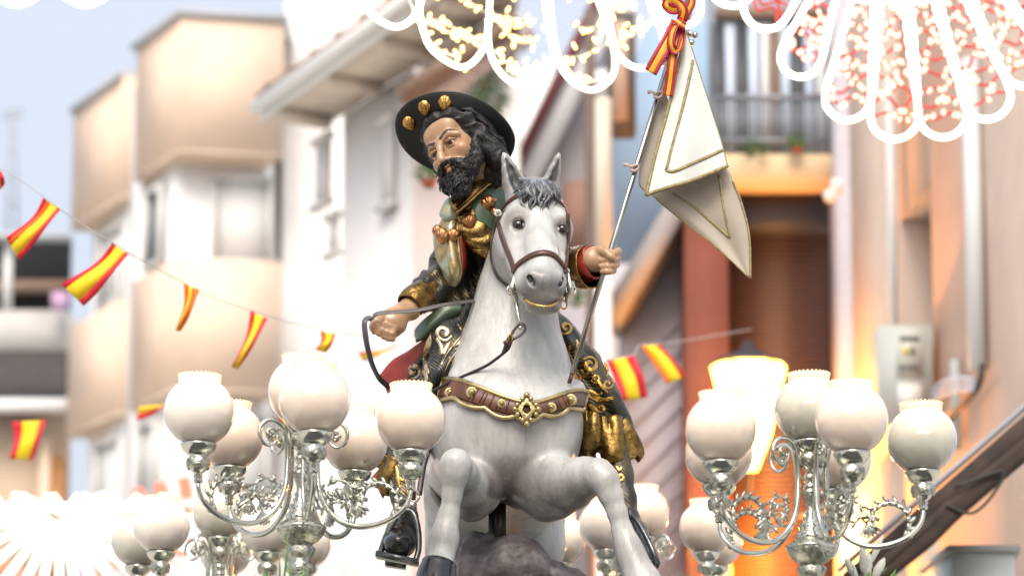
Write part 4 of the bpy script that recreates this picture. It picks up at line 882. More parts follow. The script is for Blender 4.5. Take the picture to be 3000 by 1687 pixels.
# banner: nearer fold (triangle) over the hanging back fold
m_ban = mat('white_satin', (.60, .625, .585), rough=.45, var=.05, vscale=6, bump=.12, bscale=14)
m_ban2 = mat('ivory_lining', (.37, .32, .26), rough=.55, var=.08, vscale=8, bump=.15, bscale=14)
m_braid = mat('gold_braid', (.24, .19, .085), rough=.5, metal=.3, col2=(.34, .28, .14), mixscale=120, bump=.8, bscale=200)
ban, BC, BN = sheet([Q([(2007, 98, -.02), (2010, 98, -.02), (2013, 99, -.02)]), Q([(1962, 300, -.035), (2010, 285, -.05), (2066, 262, -.02)]), Q([(1920, 450, -.05), (2010, 425, -.075), (2110, 400, -.03)]), Q([(1893, 573, -.06), (2010, 535, -.08), (2131, 488, -.04)])], 'banner', m_ban, staff, th=.0015, nu=40, nv=50, fold=lambda u, v: .006*math.sin(u*7+v*3)*v)
b2, BC2, BN2 = sheet([Q([(1945, 240, .02), (1960, 300, .01), (1985, 330, .0)]), Q([(1872, 508, .02), (1950, 500, .02), (2125, 488, .0)]), Q([(1915, 572, .02), (1990, 560, .03), (2150, 540, .0)]), Q([(1990, 640, .02), (2060, 630, .01), (2175, 605, -.01)]), Q([(2095, 722, .01), (2140, 712, .0), (2194, 690, -.02)]), Q([(2192, 812, -.02), (2195, 814, -.02), (2199, 816, -.02)])], 'banner_lining', m_ban2, ban, th=.0015, nu=40, nv=60, fold=lambda u, v: .007*math.sin(u*9+v*5)*math.sin(v*3.1))
BF = bvh((BC.reshape(-1, 3), [(j*40+i, j*40+i+1, (j+1)*40+i+1, (j+1)*40+i) for j in range(49) for i in range(39)]))
BK = bvh((BC2.reshape(-1, 3), [(j*40+i, j*40+i+1, (j+1)*40+i+1, (j+1)*40+i) for j in range(59) for i in range(39)]))
def braid(P, w=.0115, par=ban): return obj('braid', tube(P, w/2, 6), m_braid, par)
off = np.array([0, -.002, 0])
braid(np.concatenate([BC[:, 0][::1]])+off); braid(BC[-1]+off); braid(BC[:, -1]+off, .003)
for pix in ([(2031, 178), (2018, 240), (1990, 350), (1968, 430), (1951, 500)], [(1951, 500), (1975, 503), (2030, 480), (2080, 458), (2118, 440)]):
    P, N = drape(BF, pix, 30, .004, 1); P = P+np.array([0, -.004, 0]); braid(P)
braid(BC2[22:, -1]+off, .007, b2); braid(BC2[14:, 0]+off, .005, b2)
for pix in ([(2106, 512), (2113, 570), (2125, 640), (2137, 698)], [(2137, 698), (2085, 652), (2030, 605), (1970, 566)]):
    P, N = drape(BK, pix, 30, .004, 1); P = P+np.array([0, -.004, 0]); braid(P, .010, b2)
m_tape = mat('pink_tape', (.42, .32, .29), rough=.5)
for (x, y, s_) in ((1928, 278, 1), (1858, 492, 1)):
    kn = obj('tie', tube(cat_rom(Q([(x-12, y+5, -.012), (x, y+10, -.016), (x+12, y+2, -.012), (x+10, y-8, -.014), (x-6, y-4, -.016), (x-10, y+3, -.012)]), 20), .005, 7), m_tape, staff)
    obj('tie_end', strap(cat_rom(Q([(x-6, y, -.014), (x-18, y-8, -.02), (x-28, y-10, -.02), (x-26, y-2, -.018)]), 14), np.tile([0, -1., .2], (14, 1)), .009, .0015), m_tape, kn)
# striped ribbon bow tied to the staff
m_rib_r = mat('red_ribbon', (.34, .004, .014), rough=.45); m_rib_y = mat('yellow_ribbon', (.68, .36, .006), rough=.45)
rib = thing('ribbon_bow', tuple(U(1985, 100, -.03)), 'red and yellow striped ribbon tied in a bow at the top of the steel staff', 'ribbon bow')
def ribbon(name, pts, w, nr, par=rib):
    P = cat_rom(Q(pts), 26); N = np.tile(np.array(nr, dtype=float), (26, 1)); T, NN, B = frames(P, N)
    o = obj(name, strap(P+B*0, NN, w*.42, .0012), m_rib_y, par)
    obj('red_edge', strap(P+B*(w*.345), NN, w*.31, .0018), m_rib_r, o); obj('red_edge', strap(P-B*(w*.345), NN, w*.31, .0018), m_rib_r, o); return o
ribbon('ribbon_tail', [(1984, 66, -.045), (1965, 105, -.06), (1935, 160, -.07), (1905, 213, -.065)], .040, (.1, -1, .1))
ribbon('ribbon_tail', [(1990, 80, -.045), (1975, 140, -.06), (1968, 195, -.06), (1962, 245, -.05), (1956, 282, -.045)], .030, (-.25, -1, 0))
ribbon('ribbon_loop', [(1992, 64, -.05), (1972, 90, -.075), (1966, 130, -.08), (1980, 152, -.07), (1995, 130, -.055), (1996, 95, -.045), (1994, 66, -.05)], .026, (-.6, -1, .3))
ribbon('ribbon_loop', [(1996, 60, -.05), (2002, 30, -.06), (1985, 8, -.06), (1960, 2, -.06), (1952, 18, -.06), (1975, 30, -.055), (2000, 22, -.05)], .028, (0, -1, -.5))
ribbon('ribbon_loop', [(1998, 70, -.05), (2010, 40, -.05), (2025, 10, -.05), (2022, -20, -.05), (2005, -10, -.05)], .026, (.3, -1, 0))
ribbon('ribbon_knot', [(1982, 60, -.06), (1994, 70, -.07), (2008, 80, -.06)], .024, (0, -1, .2))
ribbon('ribbon_tail', [(1956, -25, -.05), (1954, 0, -.055), (1960, 26, -.055), (1990, 28, -.05)], .030, (0, -1, 0))
# ================================================================== STREET AND BUILDINGS
def rect3(a, b, z0, z1, th, name, m, par, label=None, back=True):
    """upright slab between plan points a and b"""
    a = np.array(a[:2]); b = np.array(b[:2]); d = (b-a)/np.linalg.norm(b-a); n = np.array([-d[1], d[0]])
    if n[1] < 0: n = -n
    pts = [a, b, b+n*th, a+n*th]
    return obj(name, prism([(*p, z0) for p in pts], [(*p, z1) for p in pts]), m, par, smooth=False, label=label)
gz = -0.0
obj('street', (np.array([(-150, -60, gz), (150, -60, gz), (150, 400, gz), (-150, 400, gz)]), [(0, 1, 2, 3)]), mat('pale_paving', (.52, .49, .44), rough=.85, var=.25, vscale=3, bump=.3, bscale=40), None, kind='structure', smooth=False)
road = obj('road', (np.array([(-3.6, -60, .004), (3.8, -60, .004), (3.8, 2, .004), (-3.6, 2, .004)]), [(0, 1, 2, 3)]), mat('asphalt', (.05, .05, .048), rough=.85, var=.25, vscale=3, bump=.3, bscale=40), None, kind='structure', smooth=False)  # unseen dark strip, added to darken reflections from below
# unseen house fronts beside and behind the camera, added for dark reflections and side shade
m_ochre = mat('ochre_render', (.30, .22, .15), rough=.9, var=.15, vscale=2); m_dwin = mat('dark_window', (.02, .022, .025), rough=.1)
for sx_ in (-1, 1):
    xw = -6.5 if sx_ < 0 else 7.0
    fr_ = obj('unseen_street_front', box((xw+sx_*2, -30, 3.3), (4, 36, 6.6)), m_ochre, None, kind='structure', smooth=False)
    for k in range(9):
        for lv in (0, 1):
            w_ = obj('window', box((xw-sx_*.01, -46+k*4.0, 1.8+lv*2.8), (.06, 1.3, 1.7)), m_dwin, fr_, smooth=False)
m_peach = mat('peach_render', (.80, .62, .48), rough=.9, var=.05, vscale=2, bump=.15, bscale=30)
m_white = mat('white_render', (.80, .79, .78), rough=.9, var=.04, vscale=2, bump=.15, bscale=30)
m_soff = mat('brown_soffit', (.60, .47, .36), rough=.9, var=.1, vscale=2)
m_coping = mat('grey_coping', (.45, .47, .50), rough=.7)
m_glass = mat('window_glass', (.24, .27, .30), rough=.1, coat=.3)
m_blind = mat('white_blind', (.72, .72, .70), rough=.7)
m_frame = mat('pale_frame', (.62, .62, .60), rough=.5)
# ---- peach apartment block (left)
A = D(455, 25, 24); z1 = A.z
B = DZ(345, 112, z1); C_ = DZ(716, 40, z1)
zb = D(455, 385, 24).z; zc1 = D(455, 648, 24).z; zc0 = D(455, 985, 24).z
xy = lambda p: np.array([p.x, p.y])
a2, b2_, c2 = xy(A), xy(B), xy(C_)
dl = (b2_-a2)/np.linalg.norm(b2_-a2); df = (c2-a2)/np.linalg.norm(c2-a2); inn_ = (dl+df)
block = thing('apartment_block', (a2[0], a2[1], 0), 'peach and white apartment block with projecting bays at the left', 'building')
def bay(p, q, r, z0, z1_):
    ring = [p, r, r+dl*.0+(q-p), q]
    obj('bay', prism([(*k, z0+.06) for k in ring], [(*k, z1_) for k in ring]), m_peach, block, smooth=False)
    obj('soffit', prism([(*k, z0) for k in ring], [(*k, z0+.057) for k in ring]), m_soff, block, smooth=False)
bay(a2, b2_, c2, zb, z1-.08); bay(a2, b2_, c2, zc0, zc1)
E1 = DZ(312, 166, z1); E0 = DZ(186, 262, z1); e1, e0 = xy(E1), xy(E0)
zf = D(312, 500, E1.y).z; zg1 = D(312, 755, E1.y).z; zg0 = D(312, 1045, E1.y).z
bay(e1, e0, e1+df*3.2, zf, z1-.15); bay(e1, e0, e1+df*3.2, zg0, zg1)
ins = .55
w0 = a2+dl*.5+df*.14; side_far = e0+dl*.12+df*.36
main = [w0, c2+dl*ins*.9, c2+np.array([0, 11.]), side_far+np.array([.8, 8.]), side_far]
obj('wall', prism([(*k, 0) for k in main], [(*k, z1-.6) for k in main]), m_white, block, smooth=False)
pil = [b2_+df*.12, b2_+df*.9, e1+df*.9, e1+df*.12]
obj('pilaster', prism([(*k, 0) for k in pil], [(*k, z1-.35) for k in pil]), m_white, block, smooth=False)
cop = [a2-dl*.07-df*.07, c2-dl*.07, c2+np.array([0, 3.]), b2_+df*1.5+dl*.07, b2_-df*.07+dl*.07]
obj('coping', prism([(*k, z1-.08) for k in cop], [(*k, z1) for k in cop]), m_coping, block, smooth=False)
cop = [e1-df*.07, e1+df*3, e0+df*3, e0-df*.07]
obj('coping', prism([(*k, z1-.15) for k in cop], [(*k, z1-.07) for k in cop]), m_coping, block, smooth=False)
fn = np.array([-df[1], df[0]]); fn = -fn if fn[1] > 0 else fn
def win(p, d, w, za, zb_, par, nrm, glass=m_glass, mull=1):
    n = nrm; a = p+n*.03; b = p+d*w+n*.03
    o = rect3(a, b, za, zb_, .05, 'window', glass, par)
    for s, e in ((0, .07), (w-.07, w)): fr = obj('frame', prism([(*(p+d*s+n*.03), za), (*(p+d*e+n*.03), za), (*(p+d*e+n*.10), za), (*(p+d*s+n*.10), za)], [(*(p+d*s+n*.03), zb_), (*(p+d*e+n*.03), zb_), (*(p+d*e+n*.10), zb_), (*(p+d*s+n*.10), zb_)]), m_frame, o, smooth=False)
    for za_, zb2 in ((za, za+.07), (zb_-.07, zb_)): obj('frame', prism([(*(p+d*.07+n*.031), za_), (*(p+d*(w-.07)+n*.031), za_), (*(p+d*(w-.07)+n*.099), za_), (*(p+d*.07+n*.099), za_)], [(*(p+d*.07+n*.031), zb2), (*(p+d*(w-.07)+n*.031), zb2), (*(p+d*(w-.07)+n*.099), zb2), (*(p+d*.07+n*.099), zb2)]), m_frame, o, smooth=False)
    return o
h_ = zb-zc1
fd = (c2-a2)/np.linalg.norm(c2-a2); base = w0+fn*.0
win(w0+fd*.50, fd, .80, zc1+.05, zb-.15, block, fn, m_blind); win(w0+fd*.50, fd, .80, zc0-h_*.95, zc0-.2, block, fn, m_blind)
sn = np.array([-dl[1], dl[0]]); sn = sn if sn[0] < 0 else -sn
sw_ = a2+dl*ins*.9+df*ins*.5+sn*.0
win(w0+dl*.25, dl, .55, zc1+.1, zb-.2, block, sn, m_glass); win(w0+dl*.3, dl, .6, zc0-h_*.9, zc0-.2, block, sn, m_blind)
ev = e1+dl*.3+df*.24
win(ev, dl, 1.0, zg1+.1, zf-.2, block, sn, m_blind); win(ev, dl, 1.0, zg0-1.6, zg0-.2, block, sn, m_blind)
# tall plain white block right behind it
tb_ = thing('white_block', tuple(D(860, 1400, 27)[:2])+(0,), 'tall plain white building behind the long sloping eave', 'building')
p0, p1 = D(716, 0, 25), D(1260, 0, 25); zt = D(720, -60, 25).z
rect3(p0, p1, 0, zt, 6, 'wall', m_white, tb_); rect3(p0+Vector((-.1, -.1, 0)), p1+Vector((.1, -.1, 0)), zt+.003, zt+.15, 6.2, 'coping', m_coping, tb_)
# ---- white house with deep eave (centre left)
K0 = D(655, 262, 15); zk = K0.z; K1 = DZ(1015, 8, zk); dk = (K1-K0).normalized(); dk.z = 0; nk = Vector((dk.y, -dk.x, 0)); nk = nk if nk.y < 0 else -nk
_t = 0.0
while _t < 8 and (lambda q: (q.x-CAM.x)/(q.y-CAM.y))(K1+dk*_t-nk*.62) < (1300*1.1646-1500)/FPX*1.025: _t += .05
K2 = K1+dk*_t
house = thing('white_house', (K0.x, K0.y, 0), 'white rendered house with a deep beige eave running up to the right', 'building')
inw = -nk
vd = Vector((K2.x-CAM.x-.35*(K2.y-CAM.y)*.2, K2.y-CAM.y, 0)).normalized()
pl = lambda *P: [(p.x, p.y) for p in P]
def slabp(ring, z0, z1_, name, m, par): return obj(name, prism([(*k, z0) for k in ring], [(*k, z1_) for k in ring]), m, par, smooth=False)
m_eave = mat('beige_eave', (.64, .57, .48), rough=.85, var=.1, vscale=3); m_fascia = mat('grey_fascia', (.78, .80, .78), rough=.6); m_tile = mat('roof_tile', (.30, .20, .15), rough=.85, var=.3, vscale=8)
slabp(pl(K0, K2, K2+inw*.03, K0+inw*.03), zk-.16, zk, 'fascia', m_fascia, house)
slabp(pl(K0+inw*.033, K2+inw*.033, K2+inw*.62, K0+inw*.62), zk-.14, zk-.09, 'soffit', m_eave, house)
for i in range(4): a = K0+dk*(.3+i*1.05)+inw*.05; slabp(pl(a, a+dk*.10, a+dk*.10+inw*.5, a+inw*.5), zk-.24, zk-.143, 'rafter', m_eave, house)
W0 = K0+inw*.62+dk*.50; W1 = K2+inw*.62
vl = Vector((W0.x-CAM.x+.4, W0.y-CAM.y, 0)).normalized()
slabp(pl(W0, W1, W1+vd*5, W0+vl*5), 0, zk-.145, 'wall', m_white, house)
obj('gutter', tube([K0+Vector((0, 0, -.05))+nk*.06, K2+Vector((0, 0, -.05))+nk*.06], .06, 8), m_fascia, house)
v_ = [K0+inw*-.05+Vector((0, 0, .01)), K2+inw*-.05+Vector((0, 0, .01)), K2+inw*1.2+Vector((0, 0, .4)), K0+inw*1.2+Vector((0, 0, .4))]
obj('roof', prism(v_, [p+Vector((0, 0, .07)) for p in v_]), m_tile, house, smooth=False)
for i in range(9): a = K0+dk*(.15+i*.5)+Vector((0, 0, .09)); obj('roof_tile', tube([a, a+inw*1.18+Vector((0, 0, .39))], .07, 6), m_tile, house)
def hwin(dx0, dx1, dy0, dy1, arch=False, m=m_glass, name='window'):
    o0 = W0; n = nk
    def hit(dx, dy):
        r = ray(dx*1.1646, dy*1.1646); t = (o0-CAM).dot(n)/r.dot(n); return CAM+r*t
    a, b = hit(dx0, (dy0+dy1)/2), hit(dx1, (dy0+dy1)/2); zt_, zb_ = hit(dx0, dy0).z, hit(dx0, dy1).z
    ring = pl(a+n*.02, b+n*.02, b+n*.05, a+n*.05); w = slabp(ring, zb_, zt_, name, m, house)
    for zz in (zt_, zb_-.06): slabp(pl(a+n*.015-dk*.05, b+n*.015+dk*.05, b+n*.09+dk*.05, a+n*.09-dk*.05), zz+.002, zz+.062, 'frame', m_frame, w)
m_shw = mat('shaded_niche', (.66, .65, .65), rough=.8)  # niche shade put into a greyer white
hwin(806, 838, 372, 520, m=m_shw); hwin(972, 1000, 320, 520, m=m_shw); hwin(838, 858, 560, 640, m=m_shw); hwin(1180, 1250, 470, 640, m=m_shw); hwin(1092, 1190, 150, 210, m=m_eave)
# brown roof beams and pinkish gable seen over the house
gb = thing('stepped_roof', (D(1120, 200, 12).x, 12, 0), 'brown pitched roof edge above the hat in front of the white house', 'roof')
def bar(p, q, w, d, name, m, par):
    p = Vector(p); q = Vector(q); ax_ = (q-p).normalized(); s_ = ax_.cross(Vector((0, 1, 0))).normalized()*w/2; t_ = Vector((0, 1, 0))*d/2
    return obj(name, prism([p-s_-t_, p+s_-t_, p+s_+t_, p-s_+t_], [q-s_-t_, q+s_-t_, q+s_+t_, q-s_+t_]), m, par, smooth=False)
m_bwood = mat('brown_wood', (.22, .15, .11), rough=.8, var=.2); m_pinkw = mat('pale_pink_render', (.58, .50, .47), rough=.9, var=.05)
bar(D(1010, 250, 12), D(1300, 60, 12), .11, .3, 'eave_beam', m_bwood, gb); bar(D(1020, 300, 12.2), D(1330, 80, 12.2), .14, .3, 'eave_board', m_pinkw, gb)
rect3(D(1040, 300, 12.5), D(1310, 300, 12.5), 0, D(1180, 170, 12.5).z, .3, 'wall', m_pinkw, gb)
# balcony plant pots
m_leaf = mat('leaf_green', (.035, .095, .025), rough=.6, var=.4, vscale=8); m_leaf2 = mat('leaf_light', (.07, .16, .04), rough=.6, var=.4, vscale=8)
m_terr = mat('terracotta', (.35, .10, .05), rough=.8)
def plant(dx, dy, y, rw, rh, n, label, pot=True):
    o = thing('potted_plant', tuple(D(dx, dy+rh, y)), label, 'plant'); V = []; F = []; s = .0011646*(7+y)/7; c_ = np.array(D(dx, dy, y))
    for i in range(n):
        d = rng.normal(size=3); d /= np.linalg.norm(d); p = c_+d*np.array([rw, rw*.8, rh])*s*rng.uniform(.3, 1)**.5; a = rng.normal(size=3); a /= np.linalg.norm(a); b = np.cross(a, d); L_ = s*rng.uniform(9, 20)
        k = len(V); V += [p, p+a*L_*.5+b*L_*.25, p+a*L_, p+a*L_*.5-b*L_*.25]; F.append((k, k+1, k+2, k+3))
    obj('foliage', (np.array(V), F), [m_leaf if rng.random() < .5 else m_leaf2], o, smooth=False, kind='stuff')
    if pot: obj('pot', lathe([(rw*s*.35, 0), (rw*s*.5, rh*s*.5), (rw*s*.55, rh*s*.55), (rw*s*.45, rh*s*.5), (.001, rh*s*.45)], 14, c=np.array(D(dx, dy+rh*1.3, y))), m_terr, o)
plant(1232, 250, 9, 62, 75, 420, 'leafy green plant hanging above the hat beside the light arch')
plant(1078, 432, 9, 40, 30, 200, 'small green plant in a red pot just left of the hat brim')
plant(1448, 745, 9, 26, 38, 160, 'green shrub showing between the horse muzzle and the staff', False)
# ---- gabled white building with dark red verge
gab = thing('gabled_house', (D(1400, 800, 16).x, 16, 0), 'white gabled house with a dark red line along its sloping roof edge', 'building')
m_dred = mat('dark_red_trim', (.12, .03, .03), rough=.7); m_grey = mat('grey_render', (.40, .36, .35), rough=.9, var=.05); m_lil = mat('lilac_render', (.60, .56, .60), rough=.9, var=.04)
bar(D(1290, 450, 15.6), D(1515, -10, 15.6), .09, .5, 'verge', m_dred, gab); bar(D(1325, 450, 15.7), D(1556, -20, 15.7), .20, .45, 'verge_board', m_white, gab)
V = [D(1330, 460, 16), D(1555, 0, 16), D(1600, 0, 16), D(1600, 1500, 16), D(1330, 1500, 16)]
obj('wall', prism(V, [p+Vector((0, .4, 0)) for p in V]), m_lil, gab, smooth=False)
V = [D(1348, 460, 15.95), D(1480, 200, 15.95), D(1480, 450, 15.95), D(1480, 620, 15.95), D(1350, 620, 15.95)]
obj('wall_panel', prism(V, [p+Vector((0, .04, 0)) for p in V]), m_grey, gab, smooth=False)
bar(D(1480, 215, 15.5), D(1560, 215, 15.5), .2, .3, 'parapet', m_white, gab)
rect3(D(1420, 600, 15.8), D(1482, 600, 15.8), D(1450, 620, 15.8).z, D(1450, 455, 15.8).z, .1, 'brick_panel', mat('pinkish_brick', (.30, .17, .13), rough=.9), gab)
V = [D(1180, 430, 17), D(1330, 430, 17), D(1330, 1500, 17), D(1180, 1500, 17)]; obj('wall', prism(V, [p+Vector((0, .4, 0)) for p in V]), m_white, gab, smooth=False)
rect3(D(1300, 400, 18), D(1400, 400, 18), 0, D(1330, 180, 18).z, .3, 'rear_wall', m_white, gab)
# brown posts and cream downpipe
pp = thing('downpipe', (D(1517, 600, 11).x, 11, 0), 'cream vertical downpipe on a brown post behind the horse ears', 'downpipe')
obj('pipe', tube([D(1517, 640, 11), D(1517, 250, 11)], .065, 12), mat('cream_paint', (.62, .56, .46), rough=.6), pp)
obj('pipe', tube([D(1560, 300, 11.2), D(1560, 60, 11.2)], .06, 12), mat('tan_paint', (.48, .34, .26), rough=.6), pp)
rect3(D(1474, 600, 11.5), D(1500, 600, 11.5), 0, D(1480, 20, 11.5).z, .2, 'post', mat('brown_post', (.15, .11, .09), rough=.8), pp)
rect3(D(1530, 300, 11.5), D(1600, 300, 11.5), D(1540, 330, 11.5).z, D(1540, 30, 11.5).z, .2, 'shade_board', mat('dark_board', (.10, .085, .075), rough=.8), pp)
obj('base', tube([D(1517, 640, 11), Vector((D(1517, 640, 11).x, 11, 0))], .065, 12), m_white, pp)
# ---- pale blue wall with sloping eave (behind the staff)
blu = thing('blue_house', (D(1650, 700, 13).x, 13, 0), 'pale blue house wall with a sloping beige eave behind the staff', 'building')
m_blue = mat('pale_blue_render', (.33, .46, .62), rough=.9, var=.08, vscale=2)
V = [D(1545, 640, 13), D(1545, 250, 13), D(1640, 60, 13), D(1800, 60, 13), D(1800, 640, 13)]
obj('wall', prism(V, [p+Vector((0, .3, 0)) for p in V]), m_blue, blu, smooth=False)
bar(D(1536, 815, 12), D(1712, 520, 12), .17, .6, 'eave', mat('pinkish_beige', (.33, .31, .31), rough=.8), blu)
bar(D(1568, 815, 12.1), D(1735, 540, 12.1), .07, .5, 'eave_underside', m_bwood, blu)
V = [D(1560, 810, 12.3), D(1728, 540, 12.3), D(1728, 1600, 12.3), D(1560, 1600, 12.3)]
obj('lower_wall', prism(V, [p+Vector((0, .3, 0)) for p in V]), mat('grey_lilac', (.48, .45, .49), rough=.9, var=.05), blu, smooth=False)
m_bat = mat('batten', (.43, .40, .44), rough=.9)
for i in range(11):
    a = D(1572, 950+i*70, 12.28); b_ = D(1724, 800+i*70, 12.28); bar(a, b_, .02, .012, 'cladding_batten', m_bat, blu)
V = [D(1330, 1290, 14), D(1600, 1290, 14), D(1600, 1700, 14), D(1330, 1700, 14)]
# ---- shop front with roller shutter and balcony (right)
shop = thing('shop_house', (D(1960, 900, 12).x, 12, 0), 'brick red shop front with closed brown roller shutter under a cream balcony', 'building')
m_rust = mat('rust_red_render', (.20, .058, .035), rough=.85, var=.12, vscale=2); m_navy = mat('navy_box', (.030, .032, .045), rough=.6); m_shut = mat('brown_shutter', (.06, .028, .02), rough=.5, var=.15, vscale=4)
gzf = 0
rect3(D(1727, 900, 11.6), D(1834, 900, 11.6), 0, D(1800, 462, 11.6).z, .6, 'pilaster', m_rust, shop)
rect3(D(1834, 900, 11.8), D(2118, 900, 11.8), D(1900, 498, 11.8).z, D(1900, 466, 11.8).z, .5, 'lintel', m_rust, shop)
rect3(D(1834, 900, 11.75), D(2112, 900, 11.75), D(1900, 572, 11.75).z, D(1900, 500, 11.75).z, .4, 'shutter_box', m_navy, shop)
zt_ = D(1900, 576, 12).z; nsl = 76; hs = (zt_-D(1900, 1500, 12).z)/nsl
x0_, x1_ = D(1836, 900, 12).x, D(2112, 900, 12).x
sl_me = None
for i in range(nsl):
    z_ = zt_-hs*(i+.5)
    if sl_me is None:
        o = obj('slat', box(((x0_+x1_)/2, 12, z_), (x1_-x0_, .03, hs*.86)), m_shut, shop, smooth=False); sl_me = o; z0s = z_
    else:
        c_ = sl_me.copy(); S.collection.objects.link(c_); c_.parent = shop; c_.location.z = z_-z0s
rect3(D(1834, 900, 12.03), D(2118, 900, 12.03), 0, zt_, .1, 'shutter_backing', m_shut, shop)
zb1, zb2 = D(1950, 463, 11.5).z, D(1950, 388, 11.5).z
m_cream = mat('cream_slab', (.72, .55, .34), rough=.8)
slabp([(D(1790, 0, 11.5).x, 11.5), (D(2106, 0, 11.5).x, 11.5), (D(2106, 0, 11.5).x, 11.85), (D(1790, 0, 11.5).x, 11.85)], zb1, zb2, 'balcony_slab', m_cream, shop)
m_rail = mat('grey_railing', (.26, .29, .33), rough=.5, metal=.6)
zr = D(1950, 245, 11.53).z; xa, xb = D(1795, 0, 11.53).x, D(2104, 0, 11.53).x
ra = obj('railing', tube([(xa, 11.53, zr), (xb, 11.53, zr)], .025, 6), m_rail, shop)
obj('rail_bar', tube([(xa, 11.53, zb2+.12), (xb, 11.53, zb2+.12)], .018, 6), m_rail, ra)
for i in range(30): x_ = xa+(xb-xa)*i/29; obj('baluster', tube([(x_, 11.53, zb2), (x_, 11.53, zr)], .010, 5), m_rail, ra)
rect3(D(1790, 300, 11.9), D(2118, 300, 11.9), zb2-.3, D(1950, -80, 11.9).z, .3, 'upper_wall', mat('blue_grey_wall', (.28, .31, .36), rough=.8), shop)
m_pblue = mat('pale_blue_shutter', (.52, .60, .72), rough=.6); m_dk = mat('dark_room', (.06, .065, .075), rough=.4)
for (a, b_, m, n_) in ((1795, 1822, m_dk, 'window'), (1826, 1852, m_pblue, 'window_shutter'), (1856, 1880, m_dk, 'window'), (1884, 1912, m_pblue, 'window_shutter'), (1918, 1936, m_blind, 'window_shutter'), (1940, 1962, m_bwood, 'door_panel'), (1966, 1990, m_pblue, 'window_shutter'), (1996, 2022, m_dk, 'window'), (2026, 2050, m_pblue, 'window_shutter'), (2056, 2080, m_blind, 'window_shutter'), (2084, 2104, m_dk, 'window')):
    rect3(D(a, 300, 11.84), D(b_, 300, 11.84), zb2+.02, D(1950, 60, 11.84).z, .05, n_, m, shop)
rect3(D(1800, 60, 11.8), D(2100, 60, 11.8), D(1950, 46, 11.8).z, D(1950, 20, 11.8).z, .06, 'awning_box', m_bwood, shop)
plant(2005, 360, 11.4, 26, 20, 120, 'row of small green plants behind the balcony railing'); plant(1900, 372, 11.4, 45, 10, 120, 'low trailing green plant at the foot of the balcony railing', False)
cm = thing('security_camera', tuple(D(2090, 490, 10.5)), 'white round camera fixed beside the shutter box under the balcony', 'camera')
obj('housing', ball(D(2088, 492, 10.5), .05, 12), m_white, cm); obj('bracket', box(D(2104, 470, 10.6), (.08, .08, .10)), m_white, cm)
# ---- pink rendered house along the right side
m_pink = mat('pink_render', (.55, .44, .37), rough=.9, var=.07, vscale=3, bump=.2, bscale=25)
pk = thing('pink_house', (D(2300, 900, 8).x, 8, 0), 'pink rendered house wall with white pipes along the right edge', 'building')
R0 = D(2118, 800, 11.5); R1 = D(2720, 800, 5.0); dp = (R1-R0); dp.z = 0; dp.normalize(); npk = Vector((dp.y, -dp.x, 0)); npk = npk if npk.x < 0 else -npk
def onp(dx, dy, o=0.0):
    r = ray(dx*1.1646, dy*1.1646); t = (R0+npk*o-CAM).dot(npk)/r.dot(npk); return CAM+r*t
def pwall(x0, x1, y0, y1, o, th, name, m, par=pk):
    a, b = onp(x0, (y0+y1)/2, o), onp(x1, (y0+y1)/2, o); mid = (x0+x1)/2; z0 = onp(mid, y1, o).z if y1 < 3000 else 0; z1_ = onp(mid, y0, o).z
    return slabp(pl(a, b, b-npk*th, a-npk*th), z0, z1_, name, m, par)
zt2 = 9.5
for (xa_, xb_, ya, yb) in ((2118, 2268, None, None), (2346, 2720, None, None)):
    a, b = onp(xa_, 700), onp(xb_, 700); slabp(pl(a, b, b-npk*.5, a-npk*.5), 0, zt2, 'wall', m_pink, pk)
a, b = onp(2268.5, 700), onp(2345.5, 700)
slabp(pl(a, b, b-npk*.5, a-npk*.5), onp(2305, 500).z, zt2, 'wall', m_pink, pk); slabp(pl(a, b, b-npk*.5, a-npk*.5), 0, onp(2305, 880).z, 'wall', m_pink, pk)
slabp(pl(a-npk*.32, b-npk*.32, b-npk*.5, a-npk*.5), onp(2305, 880).z, onp(2305, 500).z, 'niche_back', mat('grey_white_paint', (.50, .53, .53), rough=.8), pk)
pwall(2104, 2138, -200, 3400, .06, .14, 'corner_board', m_lil)
for (xx, r_, lab, y0, y1) in ((2236, .030, 'thin', 200, 880), (2440, .055, 'thick', 150, 930)):
    q0, q1 = onp(xx, y0, .06), onp(xx+ (20 if r_ > .05 else 4), y1, .06); q1 = Vector((q0.x, q0.y, q1.z)) if r_ < .05 else q1
    dpi = tag(obj('drainpipe', tube([q0, q1], r_, 12), mat('white_pvc', (.66, .70, .72), rough=.4), None), f'{lab} white drainpipe on the pink wall', 'pipe')
# meter box
mbx_ = thing('meter_box', tuple(onp(2280, 1060, .1)), 'pale grey meter box with a small label on the pink wall', 'meter box')
m_mb = mat('pale_grey_plastic', (.50, .54, .52), rough=.45); m_prt = mat('grey_print', (.16, .18, .18), rough=.6); m_ylw = mat('yellow_label', (.65, .55, .08), rough=.6)
def onbox(x0, x1, y0, y1, o, th, name, m, par):
    p, q = D(x0, y1, 8.2-o), D(x1, y0, 8.2-o); return obj(name, box(((p.x+q.x)/2, 8.2-o+th/2, (p.z+q.z)/2), (q.x-p.x, th, q.z-p.z)), m, par, smooth=False)
onbox(2216, 2344, 818, 1062, .0, .28, 'cabinet', m_mb, mbx_); onbox(2254, 2322, 830, 945, .012, .010, 'door', mat('paler_plastic', (.56, .58, .54), rough=.4), mbx_)
onbox(2264, 2312, 845, 857, .017, .004, 'print', m_prt, mbx_); onbox(2272, 2286, 872, 893, .017, .004, 'yellow_label', m_ylw, mbx_); onbox(2290, 2302, 872, 893, .017, .004, 'print', m_prt, mbx_); onbox(2262, 2310, 918, 930, .017, .004, 'print', m_prt, mbx_)
